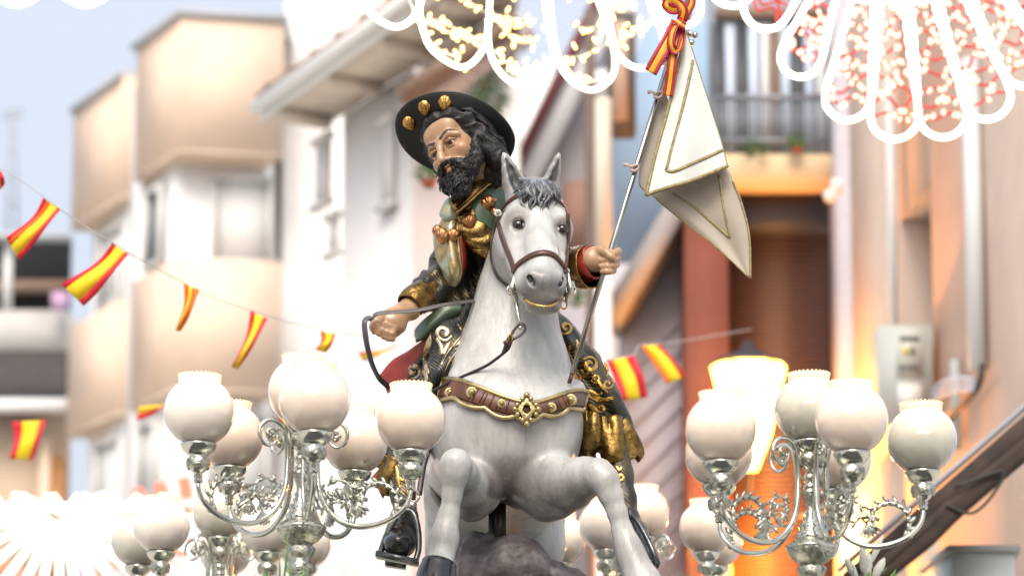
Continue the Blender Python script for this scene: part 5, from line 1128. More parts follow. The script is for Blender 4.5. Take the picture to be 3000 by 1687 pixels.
onbox(2260, 2318, 965, 1030, .010, .008, 'lower_panel', m_blind, mbx_); onbox(2300, 2330, 840, 1040, -.29, 1.6, 'mounting_plate', m_mb, mbx_)
m_cable = mat('dark_cable', (.03, .028, .026), rough=.6)
cb1 = thing('cable_bundle', tuple(onp(2470, 920, .05)), 'dark cable running down from the thick white drainpipe', 'cable')
obj('cable', tube(cat_rom([onp(2472, 915, .08), onp(2462, 970, .10), onp(2430, 1010, .10), onp(2395, 1050, .08), onp(2385, 1120, .05)], 24), .018, 7), m_cable, cb1)
for k in range(3): obj('white_cable', tube(cat_rom([onp(2450, 955+k*12, .12), onp(2405, 950+k*16, .14), onp(2365, 965+k*16, .13), onp(2345, 985+k*14, .1)], 16), .012, 6), m_pblue, cb1)
obj('conduit', tube([onp(2402, 905, .05), onp(2408, 1130, .05)], .03, 8), m_mb, cb1)
# old timber cornice bundle at lower right
be = thing('timber_awning', tuple(D(2350, 1300, 3.0)), 'weathered dark brown timber awning edge sloping up to the right edge', 'awning')
m_oldw = mat('weathered_timber', (.035, .022, .015), rough=.8, var=.5, vscale=10, bump=.6, bscale=20); m_gw = mat('grey_flashing', (.32, .31, .33), rough=.5)
bar(D(2140, 1470, 3.0), D(2640, 1035, 3.0), .11, .25, 'beam', m_oldw, be); bar(D(2120, 1425, 3.05), D(2620, 985, 3.05), .022, .3, 'flashing', m_gw, be)
for i in range(5): o_ = i*13; obj('rope', tube(cat_rom([D(2150+o_, 1480-o_*.3, 2.85), D(2280+o_, 1365+R.uniform(-8, 8), 2.82), D(2420, 1250+o_*.5, 2.84), D(2620, 1085+o_*.4, 2.85)], 24), .030, 6), m_oldw, be)
obj('cable', tube(cat_rom([D(2400, 1225, 2.8), D(2520, 1185, 2.8), D(2500, 1240, 2.8), D(2445, 1290, 2.8), D(2380, 1270, 2.8)], 24), .007, 6), m_cable, be)
gbx = thing('utility_box', tuple(D(2440, 1480, 3.2)), 'grey metal utility box at the bottom right corner', 'utility box')
c0, c1 = D(2395, 1378, 3.2), D(2552, 1378, 3.2); cl = D(2322, 1408, 3.8)
slabp([(c0.x, c0.y), (c1.x, c1.y), (c1.x+.1, 3.9), (cl.x, cl.y)], c0.z-.6, c0.z-.02, 'cabinet', m_mb, gbx)
slabp([(c0.x-.02, c0.y-.02), (c1.x+.02, c1.y-.02), (c1.x+.12, 3.95), (cl.x-.02, cl.y+.02)], c0.z-.017, c0.z+.01, 'lid', mat('darker_grey', (.35, .36, .35), rough=.5), gbx)
# ---- street lantern, lit
ln = thing('street_lantern', tuple(D(1890, 1240, 10.8)), 'lit orange street lantern glowing in front of the roller shutter', 'lantern')
m_glow = mat('lantern_glass', (.8, .5, .2), rough=.3, emit=(1, .52, .08), estr=9.0)
s_ = (17.8/7)*.0011646; lc = np.array(D(1884, 1060, 10.8))
v_, f_ = lathe([(.001, -125*s_), (20*s_, -122*s_), (52*s_, -40*s_), (94*s_, 138*s_), (.001, 142*s_)], 10); obj('lamp_glass', (v_+lc, f_), m_glow, ln, smooth=False)
v_, f_ = lathe([(100*s_, 142*s_), (97*s_, 150*s_), (50*s_, 172*s_), (20*s_, 182*s_), (16*s_, 200*s_), (.001, 206*s_)], 6); obj('lamp_roof', (v_+lc, f_), m_navy, ln, smooth=False)
for i in range(6):
    a = i*math.pi/3; obj('lamp_rib', tube([lc+np.array([math.cos(a)*22*s_, math.sin(a)*22*s_, -122*s_]), lc+np.array([math.cos(a)*96*s_, math.sin(a)*96*s_, 140*s_])], .009, 5), m_navy, ln)
obj('bracket', tube(cat_rom([lc+np.array([0, 0, -122*s_]), lc+np.array([.05, .2, -.6]), D(2060, 1290, 11.0), D(2110, 1200, 11.2), D(2116, 1120, 11.3)], 30), .02, 8), m_navy, ln)
for k in range(2): obj('bracket_scroll', tube([D(2050+k*40+math.cos(a)*(28-3*a), 1200+k*70+math.sin(a)*(34-4*a), 11.1) for a in np.linspace(0, 7.5, 24)], .014, 6), m_navy, ln)
for (ox, oy, oz, en) in ((-.1, .80, -.95, 340), (.60, .1, -.85, 110)):      # added point lights outside the glass, boosting the lantern glow on shutter and walls
    pld = bpy.data.lights.new('lantern_fill', 'POINT'); pl_ = bpy.data.objects.new('lantern_fill', pld); S.collection.objects.link(pl_); pl_.parent = ln
    pl_.location = Vector(lc)-ln.location+Vector((ox, oy, oz)); pld.energy = en; pld.color = (1, .36, .055); pld.shadow_soft_size = .15
# ---- far left terrace house
tr = thing('terrace_house', (D(80, 900, 30).x, 30, 0), 'beige house with a dark open terrace and tiled roof at the far left', 'building')
X0, X1 = D(-120, 0, 30), D(176, 0, 30); zz = lambda y, Y=30: D(80, y, Y).z
rect3(X0, X1, zz(790, 32), zz(592, 32), .3, 'terrace_back', m_dk, tr) if False else None
def tq(x0, x1, y0, y1, Y, th, name, m): return rect3(D(x0, y0, Y), D(x1, y0, Y), zz(y1, Y), zz(y0, Y), th, name, m, tr)
tq(-120, 176, 592, 800, 31.5, .2, 'terrace_back', mat('terrace_shade', (.008, .008, .009), rough=.9)); tq(-120, 172, 584, 600, 29.8, .2, 'terrace_roof', m_coping)  # terrace shade put into a near-black back wall
tq(-120, 172, 704, 735, 31.3, .1, 'brown_rail', m_bwood); tq(10, 30, 600, 782, 30, .12, 'post', m_fascia)
tq(-120, 170, 780, 905, 30, 2, 'parapet', mat('concrete', (.50, .49, .47), rough=.9, var=.15, vscale=2)); 
m_dtile = mat('dark_roof_tile', (.065, .058, .056), rough=.85, var=.3, vscale=10)
v_ = [D(-120, 1000, 28.6), D(168, 1000, 28.6), D(168, 905, 29.9), D(-120, 905, 29.9)]
obj('roof', prism(v_, [p+Vector((0, 0, .08)) for p in v_]), m_dtile, tr, smooth=False)
for i in range(26): x_ = -110+i*11; obj('roof_tile', tube([D(x_, 1001, 28.6)+Vector((0, 0, .09)), D(x_, 904, 29.9)+Vector((0, 0, .09))], .055, 6), m_dtile, tr)
tq(-120, 170, 1003, 1032, 28.5, .15, 'gutter', m_white); tq(-120, 170, 1034, 1500, 29.2, .3, 'wall', mat('tan_render', (.60, .46, .34), rough=.9, var=.05)); tq(128, 166, 1150, 1500, 29.1, .08, 'door', mat('orange_door', (.42, .20, .07), rough=.6)); tq(100, 128, 1100, 1500, 29.05, .08, 'frame', m_peach)
cl_ = tag(obj('hanging_cloth', box(D(150, 758, 29.7), (.25, .06, .28)), mat('pink_cloth', (.55, .36, .55), rough=.8)), 'pink cloth hanging over the terrace parapet', 'cloth')
an = thing('roof_antenna', tuple(D(30, 590, 30)), 'thin lattice antenna mast standing on the far left roof', 'antenna')
m_an = mat('galvanised', (.35, .38, .42), rough=.5)
for k in (18, 44): obj('mast_leg', tube([D(k, 590, 30), D((k+30)/2, 275, 30)], .022, 5), m_an, an)
for y_ in (320, 370, 430, 500): obj('brace', tube([D(22, y_, 30), D(40, y_+25, 30)], .015, 5), m_an, an)
obj('aerial', tube([D(2, 300, 30), D(62, 292, 30)], .02, 5), m_an, an); obj('aerial', tube([D(8, 285, 30), D(55, 275, 30)], .02, 5), m_an, an)
# ================================================================== FESTIVE LIGHT ARCHES
m_led = mat('led_rope', (1, 1, .95), rough=.5, emit=(1.0, .98, .80), estr=2.6)
m_warm = mat('warm_bulb', (1, .8, .4), rough=.4, emit=(1.0, .55, .14), estr=3.0)
m_redb = mat('red_bulb', (1, .3, .2), rough=.4, emit=(1.0, .36, .24), estr=2.0)
m_wire = mat('white_wire', (.62, .62, .55), rough=.5); m_redw = mat('red_wire', (.42, .02, .025), rough=.5); m_afr = mat('arch_frame', (.55, .57, .55), rough=.5, metal=.3)
def beads(P, n, r, y=None):
    n = n*3; P = cat_rom([tuple(p) for p in P], n); rr = r*(1+.20*np.cos(np.arange(n)*math.pi/2+.8)); return tube(P, rr, 8)
def bulbs(par, spots, m, l, r, name='bulb'):
    me0 = None
    for (p, d) in spots:
        q_ = Vector(d).to_track_quat('Z', 'Y')
        if me0 is None:
            v, f = lathe([(.001, 0), (r*.8, l*.04), (r, l*.3), (r, l*.7), (r*.7, l*.93), (.001, l)], 7)
            me0 = mesh_data(name, v, f); me0.materials.append(m)
        o = bpy.data.objects.new(name, me0); S.collection.objects.link(o); o.parent = par; o.location = Vector(p)-Vector(OFF[par.name]); o.rotation_mode = 'QUATERNION'; o.rotation_quaternion = q_
# arch over the rider
Y1 = 2.6; Z6 = lambda x, y: U(1000+x*.3882, y*.3882, Y1)
ar1 = thing('light_arch', tuple(U(1600, -100, Y1)), 'festive arch of white light loops with warm bulbs above the rider hat', 'light arch', 'festive light arches over the street')
s1 = (7+Y1)/7000
loops1 = [[(60, -250), (130, -60), (230, 110), (400, 205), (530, 150), (600, 20), (640, -200)],
          [(580, -230), (585, 0), (610, 200), (690, 380), (900, 508), (1040, 420), (1105, 240), (1120, 0), (1130, -230)],
          [(1105, 150), (1120, 380), (1210, 560), (1390, 668), (1545, 590), (1600, 420), (1560, 180), (1530, -60), (1510, -230)],
          [(1560, -230), (1570, 0), (1610, 330), (1690, 560), (1875, 680), (2030, 600), (2065, 440), (2010, 200), (1935, 0), (1870, -230)],
          [(1960, -120), (2020, 150), (2070, 380), (2190, 500), (2350, 510), (2430, 440), (2420, 250), (2340, 60), (2290, -230)],
          [(2350, -120), (2420, 60), (2480, 180), (2620, 190), (2700, 120), (2710, -20), (2680, -230)]]
for lp in loops1: obj('rope_light', beads([Z6(*p) for p in lp], 110, 18.5*.3882*s1), m_led, ar1)
fr = [[(450, -200), (560, 90), (720, 190), (1030, 310)], [(560, 120), (700, 330), (900, 430)], [(1160, 360), (1380, 600)], [(1560, 300), (1800, 590), (1960, 575)], [(840, -60), (1000, 70), (1330, 150), (1480, 150)], [(1100, 130), (1450, 200)]]
wi = fr+[[(1640, 430), (1800, 430), (1990, 350), (2180, 290), (2360, 120)], [(1700, 200), (1890, 215), (2030, 120), (2200, -10)], [(780, 240), (930, 250), (1030, 310)], [(2080, 290), (2250, 230), (2400, 120)], [(1200, 440), (1320, 520), (1460, 520), (1560, 460)], [(1180, 180), (1300, 300), (1460, 340)], [(640, 150), (760, 170), (880, 230)]]
sp = []
for i, w in enumerate(wi):
    P = cat_rom([tuple(Z6(*p)) for p in w], 24); obj('wire', tube(P+np.array([0, .03 if i < 4 else -.01, 0]), (9 if i < 4 else 5)*.3882*s1, 6), m_afr if i < 4 else m_wire, ar1)
    for k in range(2, 23, 2 if i > 3 else 5):
        a = R.uniform(0, 6.28); d = Vector((math.cos(a), R.uniform(-.4, .2), math.sin(a))); sp.append((P[k], d))
for i in range(26):
    a = R.uniform(0, 6.28); sp.append((Z6(R.uniform(700, 2300), R.uniform(0, 560)*.9), Vector((math.cos(a)*.6, -.3, math.sin(a)))))
bulbs(ar1, sp, m_warm, 56*.3882*s1, 12.5*.3882*s1)
# large scallop arch at upper right
Y2 = 3.2; s2 = (7+Y2)/7000; Z7 = lambda x, y: U(2000+x*.6901, y*.6901, Y2)
ar2 = thing('light_arch', tuple(U(2600, -300, Y2)), 'large scallop shaped light arch with red strings at the upper right', 'light arch', 'festive light arches over the street')
fx, fy = 880, -720
pet = [(-46, 1030), (-35, 1010), (-21.5, 1120), (-9.0, 1245), (.9, 1312), (10.6, 1325), (20.0, 1300), (30, 1240), (40, 1150)]
def pol(a, r): a = math.radians(a); return (fx+math.sin(a)*r, fy+math.cos(a)*r)
for i, (a, rb) in enumerate(pet):
    hw_ = 4.9 if i > 1 else 6.2; w_ = (rb-110)*math.tan(math.radians(hw_)); c_ = pol(a, rb-w_)
    pts = [pol(a-hw_*.70, 560), pol(a-hw_*.78, 760), pol(a-hw_*.9, rb-w_*2.6), pol(a-hw_*1.0, rb-w_*1.35)]
    for t in np.linspace(-70, 70, 7): tt_ = math.radians(t); lx, ly = math.sin(tt_)*w_, math.cos(tt_)*w_; aa = math.radians(a); pts.append((c_[0]+lx*math.cos(aa)+ly*math.sin(aa), c_[1]-lx*math.sin(aa)+ly*math.cos(aa)))
    pts += [pol(a+hw_*1.0, rb-w_*1.35), pol(a+hw_*.9, rb-w_*2.6), pol(a+hw_*.78, 760), pol(a+hw_*.70, 560)]
    obj('rope_light', beads([Z7(*p) for p in pts], 100, 11*.6901*s2), m_led, ar2)
obj('rope_light', beads([Z7(690, -20), Z7(780, 0), Z7(960, -2), Z7(1090, -12), Z7(1180, -40)], 50, 14*.6901*s2), m_led, ar2)
sp = []
for i, (a, rb) in enumerate(pet):
    for k in range(11):
        r_ = 620+k*(rb-720)/10; sl = R.uniform(-60, 60); P = [pol(a-4.3, r_), pol(a-1.5, r_+sl*.6), pol(a+1.5, r_-sl*.4), pol(a+4.3, r_+sl*.5)]
        P = cat_rom([tuple(Z7(*p)) for p in P], 12)+np.array([0, .03, 0]); obj('wire', tube(P, 6.5*.6901*s2, 5), m_redw, ar2)
        if -30 < a < 40:
            for j in R.sample(range(1, 11), 5 if r_ > 700 else 2): sp.append((P[j], Vector((R.uniform(-.5, .5), -.3, R.uniform(-1, 1)))))
bulbs(ar2, R.sample(sp, min(290, len(sp))), m_redb, 27*.6901*s2, 8*.6901*s2)
# far arch glowing at lower left
Y3 = 11.0; s3 = (7+Y3)/7000*1.1646
ar3 = thing('light_arch', tuple(D(150, 1600, Y3)), 'blurred fan shaped light arch glowing at the lower left corner', 'light arch', 'festive light arches over the street')
m_led3 = mat('led_rope_far', (1, 1, .95), rough=.5, emit=(1.0, .99, .86), estr=1.5)
cx, cy = 150, 1275
for k in range(15):
    a = math.radians(-86+k*12.2); obj('rope_light', tube([D(cx+math.sin(a)*38, cy+math.cos(a)*38, Y3), D(cx+math.sin(a)*430, cy+math.cos(a)*430, Y3)], np.array([5, 10])*s3, 7), m_led3, ar3)
for k in range(7):
    y_ = 1256; x0 = -60+k*75
    obj('rope_light', tube(cat_rom([D(x0-38, y_-6, Y3), D(x0-20, y_+18, Y3), D(x0, y_+26, Y3), D(x0+20, y_+18, Y3), D(x0+38, y_-6, Y3)], 14) if k < 6 else [D(400, y_, Y3), D(440, y_+10, Y3)], 15*s3, 7), m_led3, ar3)
for ring_ in (75, 110): obj('rope_light', tube([D(cx+math.sin(a)*ring_, cy+math.cos(a)*ring_*.9, Y3) for a in np.linspace(-1.9, 1.9, 30)], 13*s3, 7), m_led3, ar3)
for ring_ in (200, 260, 320):
    for k in range(16):
        a0 = math.radians(-98+k*13.1); obj('red_garland', tube([D(cx+math.sin(a)*ring_, cy+math.cos(a)*ring_, Y3+.1) for a in np.linspace(a0-.08, a0+.08, 6)], 17*s3, 6), mat('red_tinsel', (.5, .06, .04), rough=.5, emit=(1, .25, .15), estr=.6) if (ring_ == 200 and k == 0) else bpy.data.materials['red_tinsel'], ar3)
ar4 = thing('light_arch', tuple(D(120, -80, 8)), 'row of small white light loops cut off at the top left corner', 'light arch', 'festive light arches over the street')
for x in (-60, 42, 215): obj('rope_light', tube(cat_rom([D(x-70, -50, 8), D(x-45, -14, 8), D(x, 4, 8), D(x+45, -14, 8), D(x+70, -50, 8)], 20), 13*s3*.83, 7), m_led3, ar4)
# ================================================================== BUNTING
m_fr = mat('flag_red', (.62, .012, .03), rough=.6); m_fy = mat('flag_yellow', (.85, .62, .01), rough=.6); m_fo = mat('flag_orange', (.75, .12, .008), rough=.6); m_str = mat('bunting_string', (.45, .45, .45), rough=.6)
GR = 'small striped flags strung as bunting across the street'
def flag(q_, y, label, fold=None, cols=None, bend=.02):
    """q_: four display corners, long sides first pair -> second pair"""
    a, b, c_, d = [np.array(D(*p, y)) for p in q_]; o = thing('bunting_flag', tuple(a), label, 'flag', GR)
    cols = cols or [('red_stripe', m_fr, 0, .26), ('yellow_stripe', m_fy, .26, .74), ('red_stripe', m_fr, .74, 1)]
    for (n_, m, u0, u1) in cols:
        V = []; F = []
        for th in (0, 1):
            for i in range(9):
                t = i/8
                for u in (u0, u1):
                    p = (a+(b-a)*u)*(1-t)+(d+(c_-d)*u)*t; bow = math.sin(t*math.pi); p = p+np.array([0, bend*math.sin(t*5+u*3)+.0015*th, 0])+np.array([bow*bend*.5, 0, -bow*bend*.3]); V.append(p)
        for i in range(8): F.append((2*i, 2*i+1, 2*i+3, 2*i+2)); F.append((18+2*i, 18+2*i+2, 18+2*i+3, 18+2*i+1)); F.append((2*i, 2*i+2, 20+2*i, 18+2*i)); F.append((2*i+1, 19+2*i, 21+2*i, 2*i+3))
        F.append((0, 18, 19, 1)); F.append((16, 17, 35, 34))
        obj(n_, (np.array(V), F), m, o)
    return o
flag([(-45, 425), (3, 430), (7, 462), (-2, 484)], 1.6, 'red and orange bunting flag half out at the left edge', cols=[('orange_stripe', m_fo, 0, .6), ('red_stripe', m_fr, .6, 1)])
flag([(108, 497), (152, 526), (44, 650), (18, 602)], 1.5, 'bunting flag with an orange fold below the antenna', cols=[('red_stripe', m_fr, 0, .16), ('orange_stripe', m_fo, .16, .36), ('yellow_stripe', m_fy, .36, .80), ('red_stripe', m_fr, .80, 1)])
flag([(282, 611), (323, 638), (208, 766), (157, 718)], 1.6, 'largest bunting flag with a broad yellow stripe in front of the peach bays', cols=[('red_stripe', m_fr, 0, .2), ('yellow_stripe', m_fy, .2, .76), ('red_stripe', m_fr, .76, 1)])
flag([(462, 711), (502, 728), (452, 830), (443, 834)], 2.2, 'narrow orange bunting flag curling to a point', cols=[('orange_stripe', m_fo, 0, .3), ('yellow_stripe', m_fy, .3, .5), ('orange_stripe', m_fo, .5, 1)])
flag([(630, 780), (673, 800), (596, 925), (584, 926)], 2.4, 'long pointed red edged bunting flag above the tall globe lamp')
flag([(806, 831), (845, 838), (818, 884), (793, 882)], 2.8, 'small orange bunting flag just above a globe lamp', cols=[('orange_stripe', m_fo, 0, .3), ('yellow_stripe', m_fy, .3, .75), ('orange_stripe', m_fo, .75, 1)])
flag([(1002, 864), (985, 878), (912, 906), (902, 888)], 4.5, 'blurred yellow and orange bunting flag under the rider fist', cols=[('orange_stripe', m_fo, 0, .4), ('yellow_stripe', m_fy, .4, .8), ('red_stripe', m_fr, .8, 1)])
flag([(340, 1056), (350, 1022), (412, 1012), (412, 1024)], 5, 'red and yellow bunting flag blowing sideways at the peach building', cols=[('red_stripe', m_fr, 0, .5), ('yellow_stripe', m_fy, .5, 1)])
flag([(30, 1060), (116, 1055), (78, 1154), (26, 1156)], 4.5, 'upright red yellow red bunting flag at the lower left wall', cols=[('red_stripe', m_fr, 0, .26), ('yellow_stripe', m_fy, .26, .82), ('red_stripe', m_fr, .82, 1)])
flag([(700, 1040), (716, 1046), (722, 1085), (696, 1080)], 5, 'sliver of a bunting flag between two globe lamps', cols=[('red_stripe', m_fr, 0, .5), ('yellow_stripe', m_fy, .5, 1)])
flag([(1524, 906), (1594, 893), (1630, 996), (1562, 1012)], 4.0, 'blurred bunting flag behind the rider robe on the right', cols=[('red_stripe', m_fr, 0, .24), ('yellow_stripe', m_fy, .24, .72), ('red_stripe', m_fr, .72, 1)])
flag([(1612, 868), (1658, 866), (1726, 945), (1676, 968)], 4.6, 'blurred orange bunting flag nearest to the roller shutter', cols=[('red_stripe', m_fo, 0, .2), ('yellow_stripe', m_fy, .2, .8), ('red_stripe', m_fr, .8, 1)])
for nm, P, lab in (('s', [(-60, 395, 1.5), (40, 445, 1.5), (108, 495, 1.5), (200, 560, 1.55), (282, 610, 1.6), (330, 640, 1.7), (462, 712, 2.2), (545, 752, 2.3), (630, 780, 2.4), (720, 808, 2.6), (845, 834, 2.8), (1005, 862, 4.5)], 'thin string of the bunting crossing the peach building'),
                   ('t', [(1440, 935, 3.9), (1524, 905, 4.0), (1594, 892, 4.1), (1612, 868, 4.6), (1700, 860, 5.2), (1890, 828, 6.0)], 'thin string of the bunting in front of the roller shutter')):
    tag(obj('bunting_string', tube(cat_rom([tuple(D(*p)) for p in P], 60),   .0022 if nm == 's' else .0032, 5), m_str), lab, 'string')
# ================================================================== CANDELABRA
m_opal = bpy.data.materials.new('opal_glass'); m_opal.use_nodes = True; t_ = m_opal.node_tree; b_ = t_.nodes['Principled BSDF']
b_.inputs['Base Color'].default_value = (.84, .78, .70, 1); b_.inputs['Roughness'].default_value = .08; b_.inputs['Coat Weight'].default_value = 1.0; b_.inputs['Coat Roughness'].default_value = .03
b_.inputs['Subsurface Weight'].default_value = .25; b_.inputs['Subsurface Radius'].default_value = (.04, .03, .02)
tc = t_.nodes.new('ShaderNodeTexCoord'); sx = t_.nodes.new('ShaderNodeSeparateXYZ'); mr = t_.nodes.new('ShaderNodeMapRange'); t_.links.new(tc.outputs['Generated'], sx.inputs[0]); t_.links.new(sx.outputs[2], mr.inputs[0])
mr.inputs[1].default_value = 0.35; mr.inputs[2].default_value = 1.0; mr.inputs[3].default_value = .01; mr.inputs[4].default_value = .36; t_.links.new(mr.outputs[0], b_.inputs['Emission Strength']); b_.inputs['Emission Color'].default_value = (1, .62, .34, 1)
m_rim = mat('glass_rim', (.78, .60, .42), rough=.15, coat=.4, emit=(1, .60, .30), estr=.35)
m_flame = mat('candle_flame', (1, .8, .5), emit=(1, .72, .38), estr=5)
m_sil = mat('polished_silver', (.60, .61, .54), rough=.12, metal=1, var=.12, vscale=30, rvar=.04)
m_chas = mat('chased_silver', (.50, .50, .43), rough=.24, metal=1, col2=(.16, .17, .13), mixscale=70, mixlo=.5, mixhi=.7, bump=.9, bscale=110)
CUP = [(.010, -.102), (.013, -.096), (.010, -.090), (.014, -.084), (.011, -.078), (.016, -.074), (.026, -.062), (.030, -.048), (.027, -.036), (.022, -.032), (.030, -.028), (.042, -.016), (.047, -.004), (.048, .000), (.044, .002), (.030, .003)]
GLB = [(.030, -.084)]+[(.0925*math.sin(t), -.0925*math.cos(t)) for t in np.linspace(.42, 2.52, 22)]+[(.055, .078), (.056, .086), (.055, .094), (.051, .094), (.050, .084), (.048, .076), (.0845*math.sin(2.3), -.0845*math.cos(2.3)), (.06, .02), (.03, 0.0), (.001, -.01)]
def build_candelabrum():
    root = thing('candelabrum', (0, 0, 0), 'x', 'candelabrum')
    def cupglobe(par, x, z):
        obj('cup', (lathe(CUP, 24)[0]+np.array([x, 0, z]), lathe(CUP, 24)[1]), m_sil, par)
        obj('cup_band', (lathe([(.0285, -.066), (.0322, -.056), (.0328, -.048), (.030, -.038)], 24)[0]+np.array([x, 0, z]), lathe([(.0285, -.066), (.0322, -.056), (.0328, -.048), (.030, -.038)], 24)[1]), m_chas, par)
    def globe(x, z, par):
        v, f = lathe(GLB, 36); g_ = obj('globe', (v+np.array([x, 0, z+.0865]), f), m_opal, par)
        m = MB()
        for i in range(30): a = i*2*math.pi/30; m.add(ball((x+math.cos(a)*.0545, math.sin(a)*.0545, z+.0865+.0945), .0037, 6))
        obj('beaded_rim', m.get(), m_rim, g_, kind='stuff')
        v, f = lathe([(.001, 0), (.006, .006), (.007, .014), (.004, .028), (.0008, .042)], 8); obj('flame', (v+np.array([x, 0, z+.0865+.064]), f), m_flame, g_)
        return g_
    # stem
    ST = [(.045, -.75), (.05, -.5), (.032, -.42), (.030, -.30), (.034, -.22), (.026, -.20), (.034, -.185), (.046, -.16), (.030, -.14), (.022, -.13), (.040, -.115), (.038, -.10), (.024, -.092), (.032, -.075), (.040, -.055), (.030, -.045)]
    obj('stem_foot', lathe(ST, 24), m_chas, root)
    obj('boss', lathe([(.030, -.045), (.046, -.035), (.060, -.018), (.066, -.002), (.064, .006), (.052, .016), (.040, .024)], 28), m_chas, root)
    obj('boss_ring', lathe([(.064, -.004), (.0685, .001), (.066, .007), (.060, .007)], 28), m_sil, root)
    obj('stem_lower', lathe([(.040, .024), (.042, .034), (.036, .042), (.030, .048), (.034, .056), (.030, .064), (.020, .070), (.023, .078), (.016, .084), (.020, .092), (.014, .098)], 24), m_sil, root)
    obj('stem_vase', lathe([(.014, .098), (.012, .105), (.014, .116), (.019, .132), (.023, .146), (.022, .154), (.016, .158)], 20), m_chas, root)
    obj('stem_upper', lathe([(.016, .158), (.020, .163), (.016, .168), (.012, .173), (.018, .181), (.020, .190), (.014, .198)], 20), m_sil, root)
    arm0 = None
    cupglobe(root, 0, .285); globe(0, .285, root)
    def cupx(x, z, par): cupglobe(par, x, z)
    # one arm in the x-z plane
    prof = [(.092-.0, .232), (.102, .243), (.098, .258), (.082, .262), (.072, .248), (.078, .226), (.100, .216), (.120, .232), (.122, .262), (.100, .284), (.070, .282), (.050, .258), (.042, .205), (.042, .155), (.048, .102), (.068, .055), (.105, .018), (.150, .002), (.200, .005), (.245, .022), (.280, .052), (.293, .080)]
    prof += [(.295, .100)]
    P = cat_rom([(x, 0, z) for x, z in prof], 96); rr = np.interp(np.linspace(0, 1, 96), [0, .3, .5, .85, 1], [.003, .0048, .0075, .0078, .006])
    arm = obj('arm', tube(P, rr, 10), m_sil, root)
    obj('flower', (lambda m: m.get())(MB().add(ball((.093, 0, .243), .010, 8)).add(ball((.084, .006, .240), .006, 6)).add(ball((.101, .006, .247), .006, 6)).add(ball((.092, -.008, .252), .006, 6)).add(ball((.092, -.008, .234), .006, 6))), m_chas, arm, kind='stuff')
    def spir(cx_, cz_, r0, r1, a0, tn, n=26): return [(cx_+math.cos(a0+2*math.pi*tn*t)*(r0+(r1-r0)*t), 0, cz_+math.sin(a0+2*math.pi*tn*t)*(r0+(r1-r0)*t)) for t in np.linspace(0, 1, n)]
    s1_ = spir(.205, .066, .058, .050, -1.2, .78); s2_ = spir(.105, .092, .040, .006, 2.6, -1.5, 34); s3_ = spir(.150, .040, .018, .005, 1.2, 1.2, 18)
    for s_ in (s1_, s2_, s3_): obj('scroll', tube(s_, .0032, 6), m_sil, arm)
    obj('scroll', tube(cat_rom([s1_[-1], (.165, 0, .085), (.150, 0, .062), (.128, 0, .030)], 14), .0035, 6), m_sil, arm)
    m = MB()
    def leaf(p, a, l, w):
        M = np.stack([[math.cos(a), 0, math.sin(a)], [0, 1, 0], [-math.sin(a), 0, math.cos(a)]], axis=1); m.add(ball(np.array(p)+M[:, 0]*l*.5, (l*.95, .004, w*1.3), 6, M))
    for i in range(2, 26, 2):
        p = s1_[i]; t = math.atan2(s1_[i][2]-s1_[i-1][2], s1_[i][0]-s1_[i-1][0]); leaf(p, t+.6, .017, .0042); leaf(p, t-.6, .017, .0042)
    for i in range(1, 20, 3):
        p = s2_[i]; t = math.atan2(s2_[i][2]-s2_[i-1][2], s2_[i][0]-s2_[i-1][0]); leaf(p, t+.6, .015, .004); leaf(p, t-.6, .013, .004)
    for k in range(5): leaf((.150, 0, .062), -1.9+k*.35, .028, .005)
    for k in range(4): leaf((.172, 0, .075), 2.2+k*.4, .022, .004)
    obj('leafwork', m.get(), m_chas, arm, kind='stuff')
    cupx(.295, .200, arm)
    gl = globe(.295, .200, root)
    # copy arm and globe round the stem
    for k in range(1, 5):
        for src in (arm, gl):
            c_ = src.copy(); S.collection.objects.link(c_); c_.parent = root; c_.rotation_euler = (0, 0, k*2*math.pi/5)
            for ch in src.children: d = ch.copy(); S.collection.objects.link(d); d.parent = c_
    return root
can = build_candelabrum()
m_opal2 = m_opal.copy(); m_opal2.name = 'opal_glass_grey'; b2_ = m_opal2.node_tree.nodes['Principled BSDF']; b2_.inputs['Base Color'].default_value = (.54, .55, .47, 1)
m_opal3 = m_opal.copy(); m_opal3.name = 'opal_glass_rose'; m_opal3.node_tree.nodes['Principled BSDF'].inputs['Base Color'].default_value = (.82, .70, .59, 1)
def copy_tree(o, parent=None):
    c_ = o.copy(); S.collection.objects.link(c_)
    if parent: c_.parent = parent
    for ch in o.children: copy_tree(ch, c_)
    return c_
specs = [((882, 1547, -.55), -79, 'silver candelabrum of globe lamps in front, left of the horse', 1.0),
         ((2377, 1604, -.60), -76, 'silver candelabrum of globe lamps in front of the glowing street lantern', 1.0),
         ((640, 1822, 1.15), -123, 'farther candelabrum of globe lamps low at the left, partly below the frame', 1.0),
         ((1885, 1812, 1.45), -118, 'farther candelabrum of globe lamps seen behind the raised foreleg', 1.0)]
protos = [can]+[copy_tree(can) for _ in specs[1:]]
for o, ((px, py, y), rot, lab, s_) in zip(protos, specs):
    for gi, gl_ in enumerate([q_ for q_ in o.children if q_.name.startswith('globe')]):
        mm_ = R.choice([m_opal, m_opal, m_opal3, m_opal3, m_opal2]); gl_.material_slots[0].link = 'OBJECT'; gl_.material_slots[0].material = mm_
    o.location = U(px, py, y); o.rotation_euler = (0, 0, math.radians(rot)); o['label'] = lab; o['group'] = 'silver candelabra with opal globes round the statue'
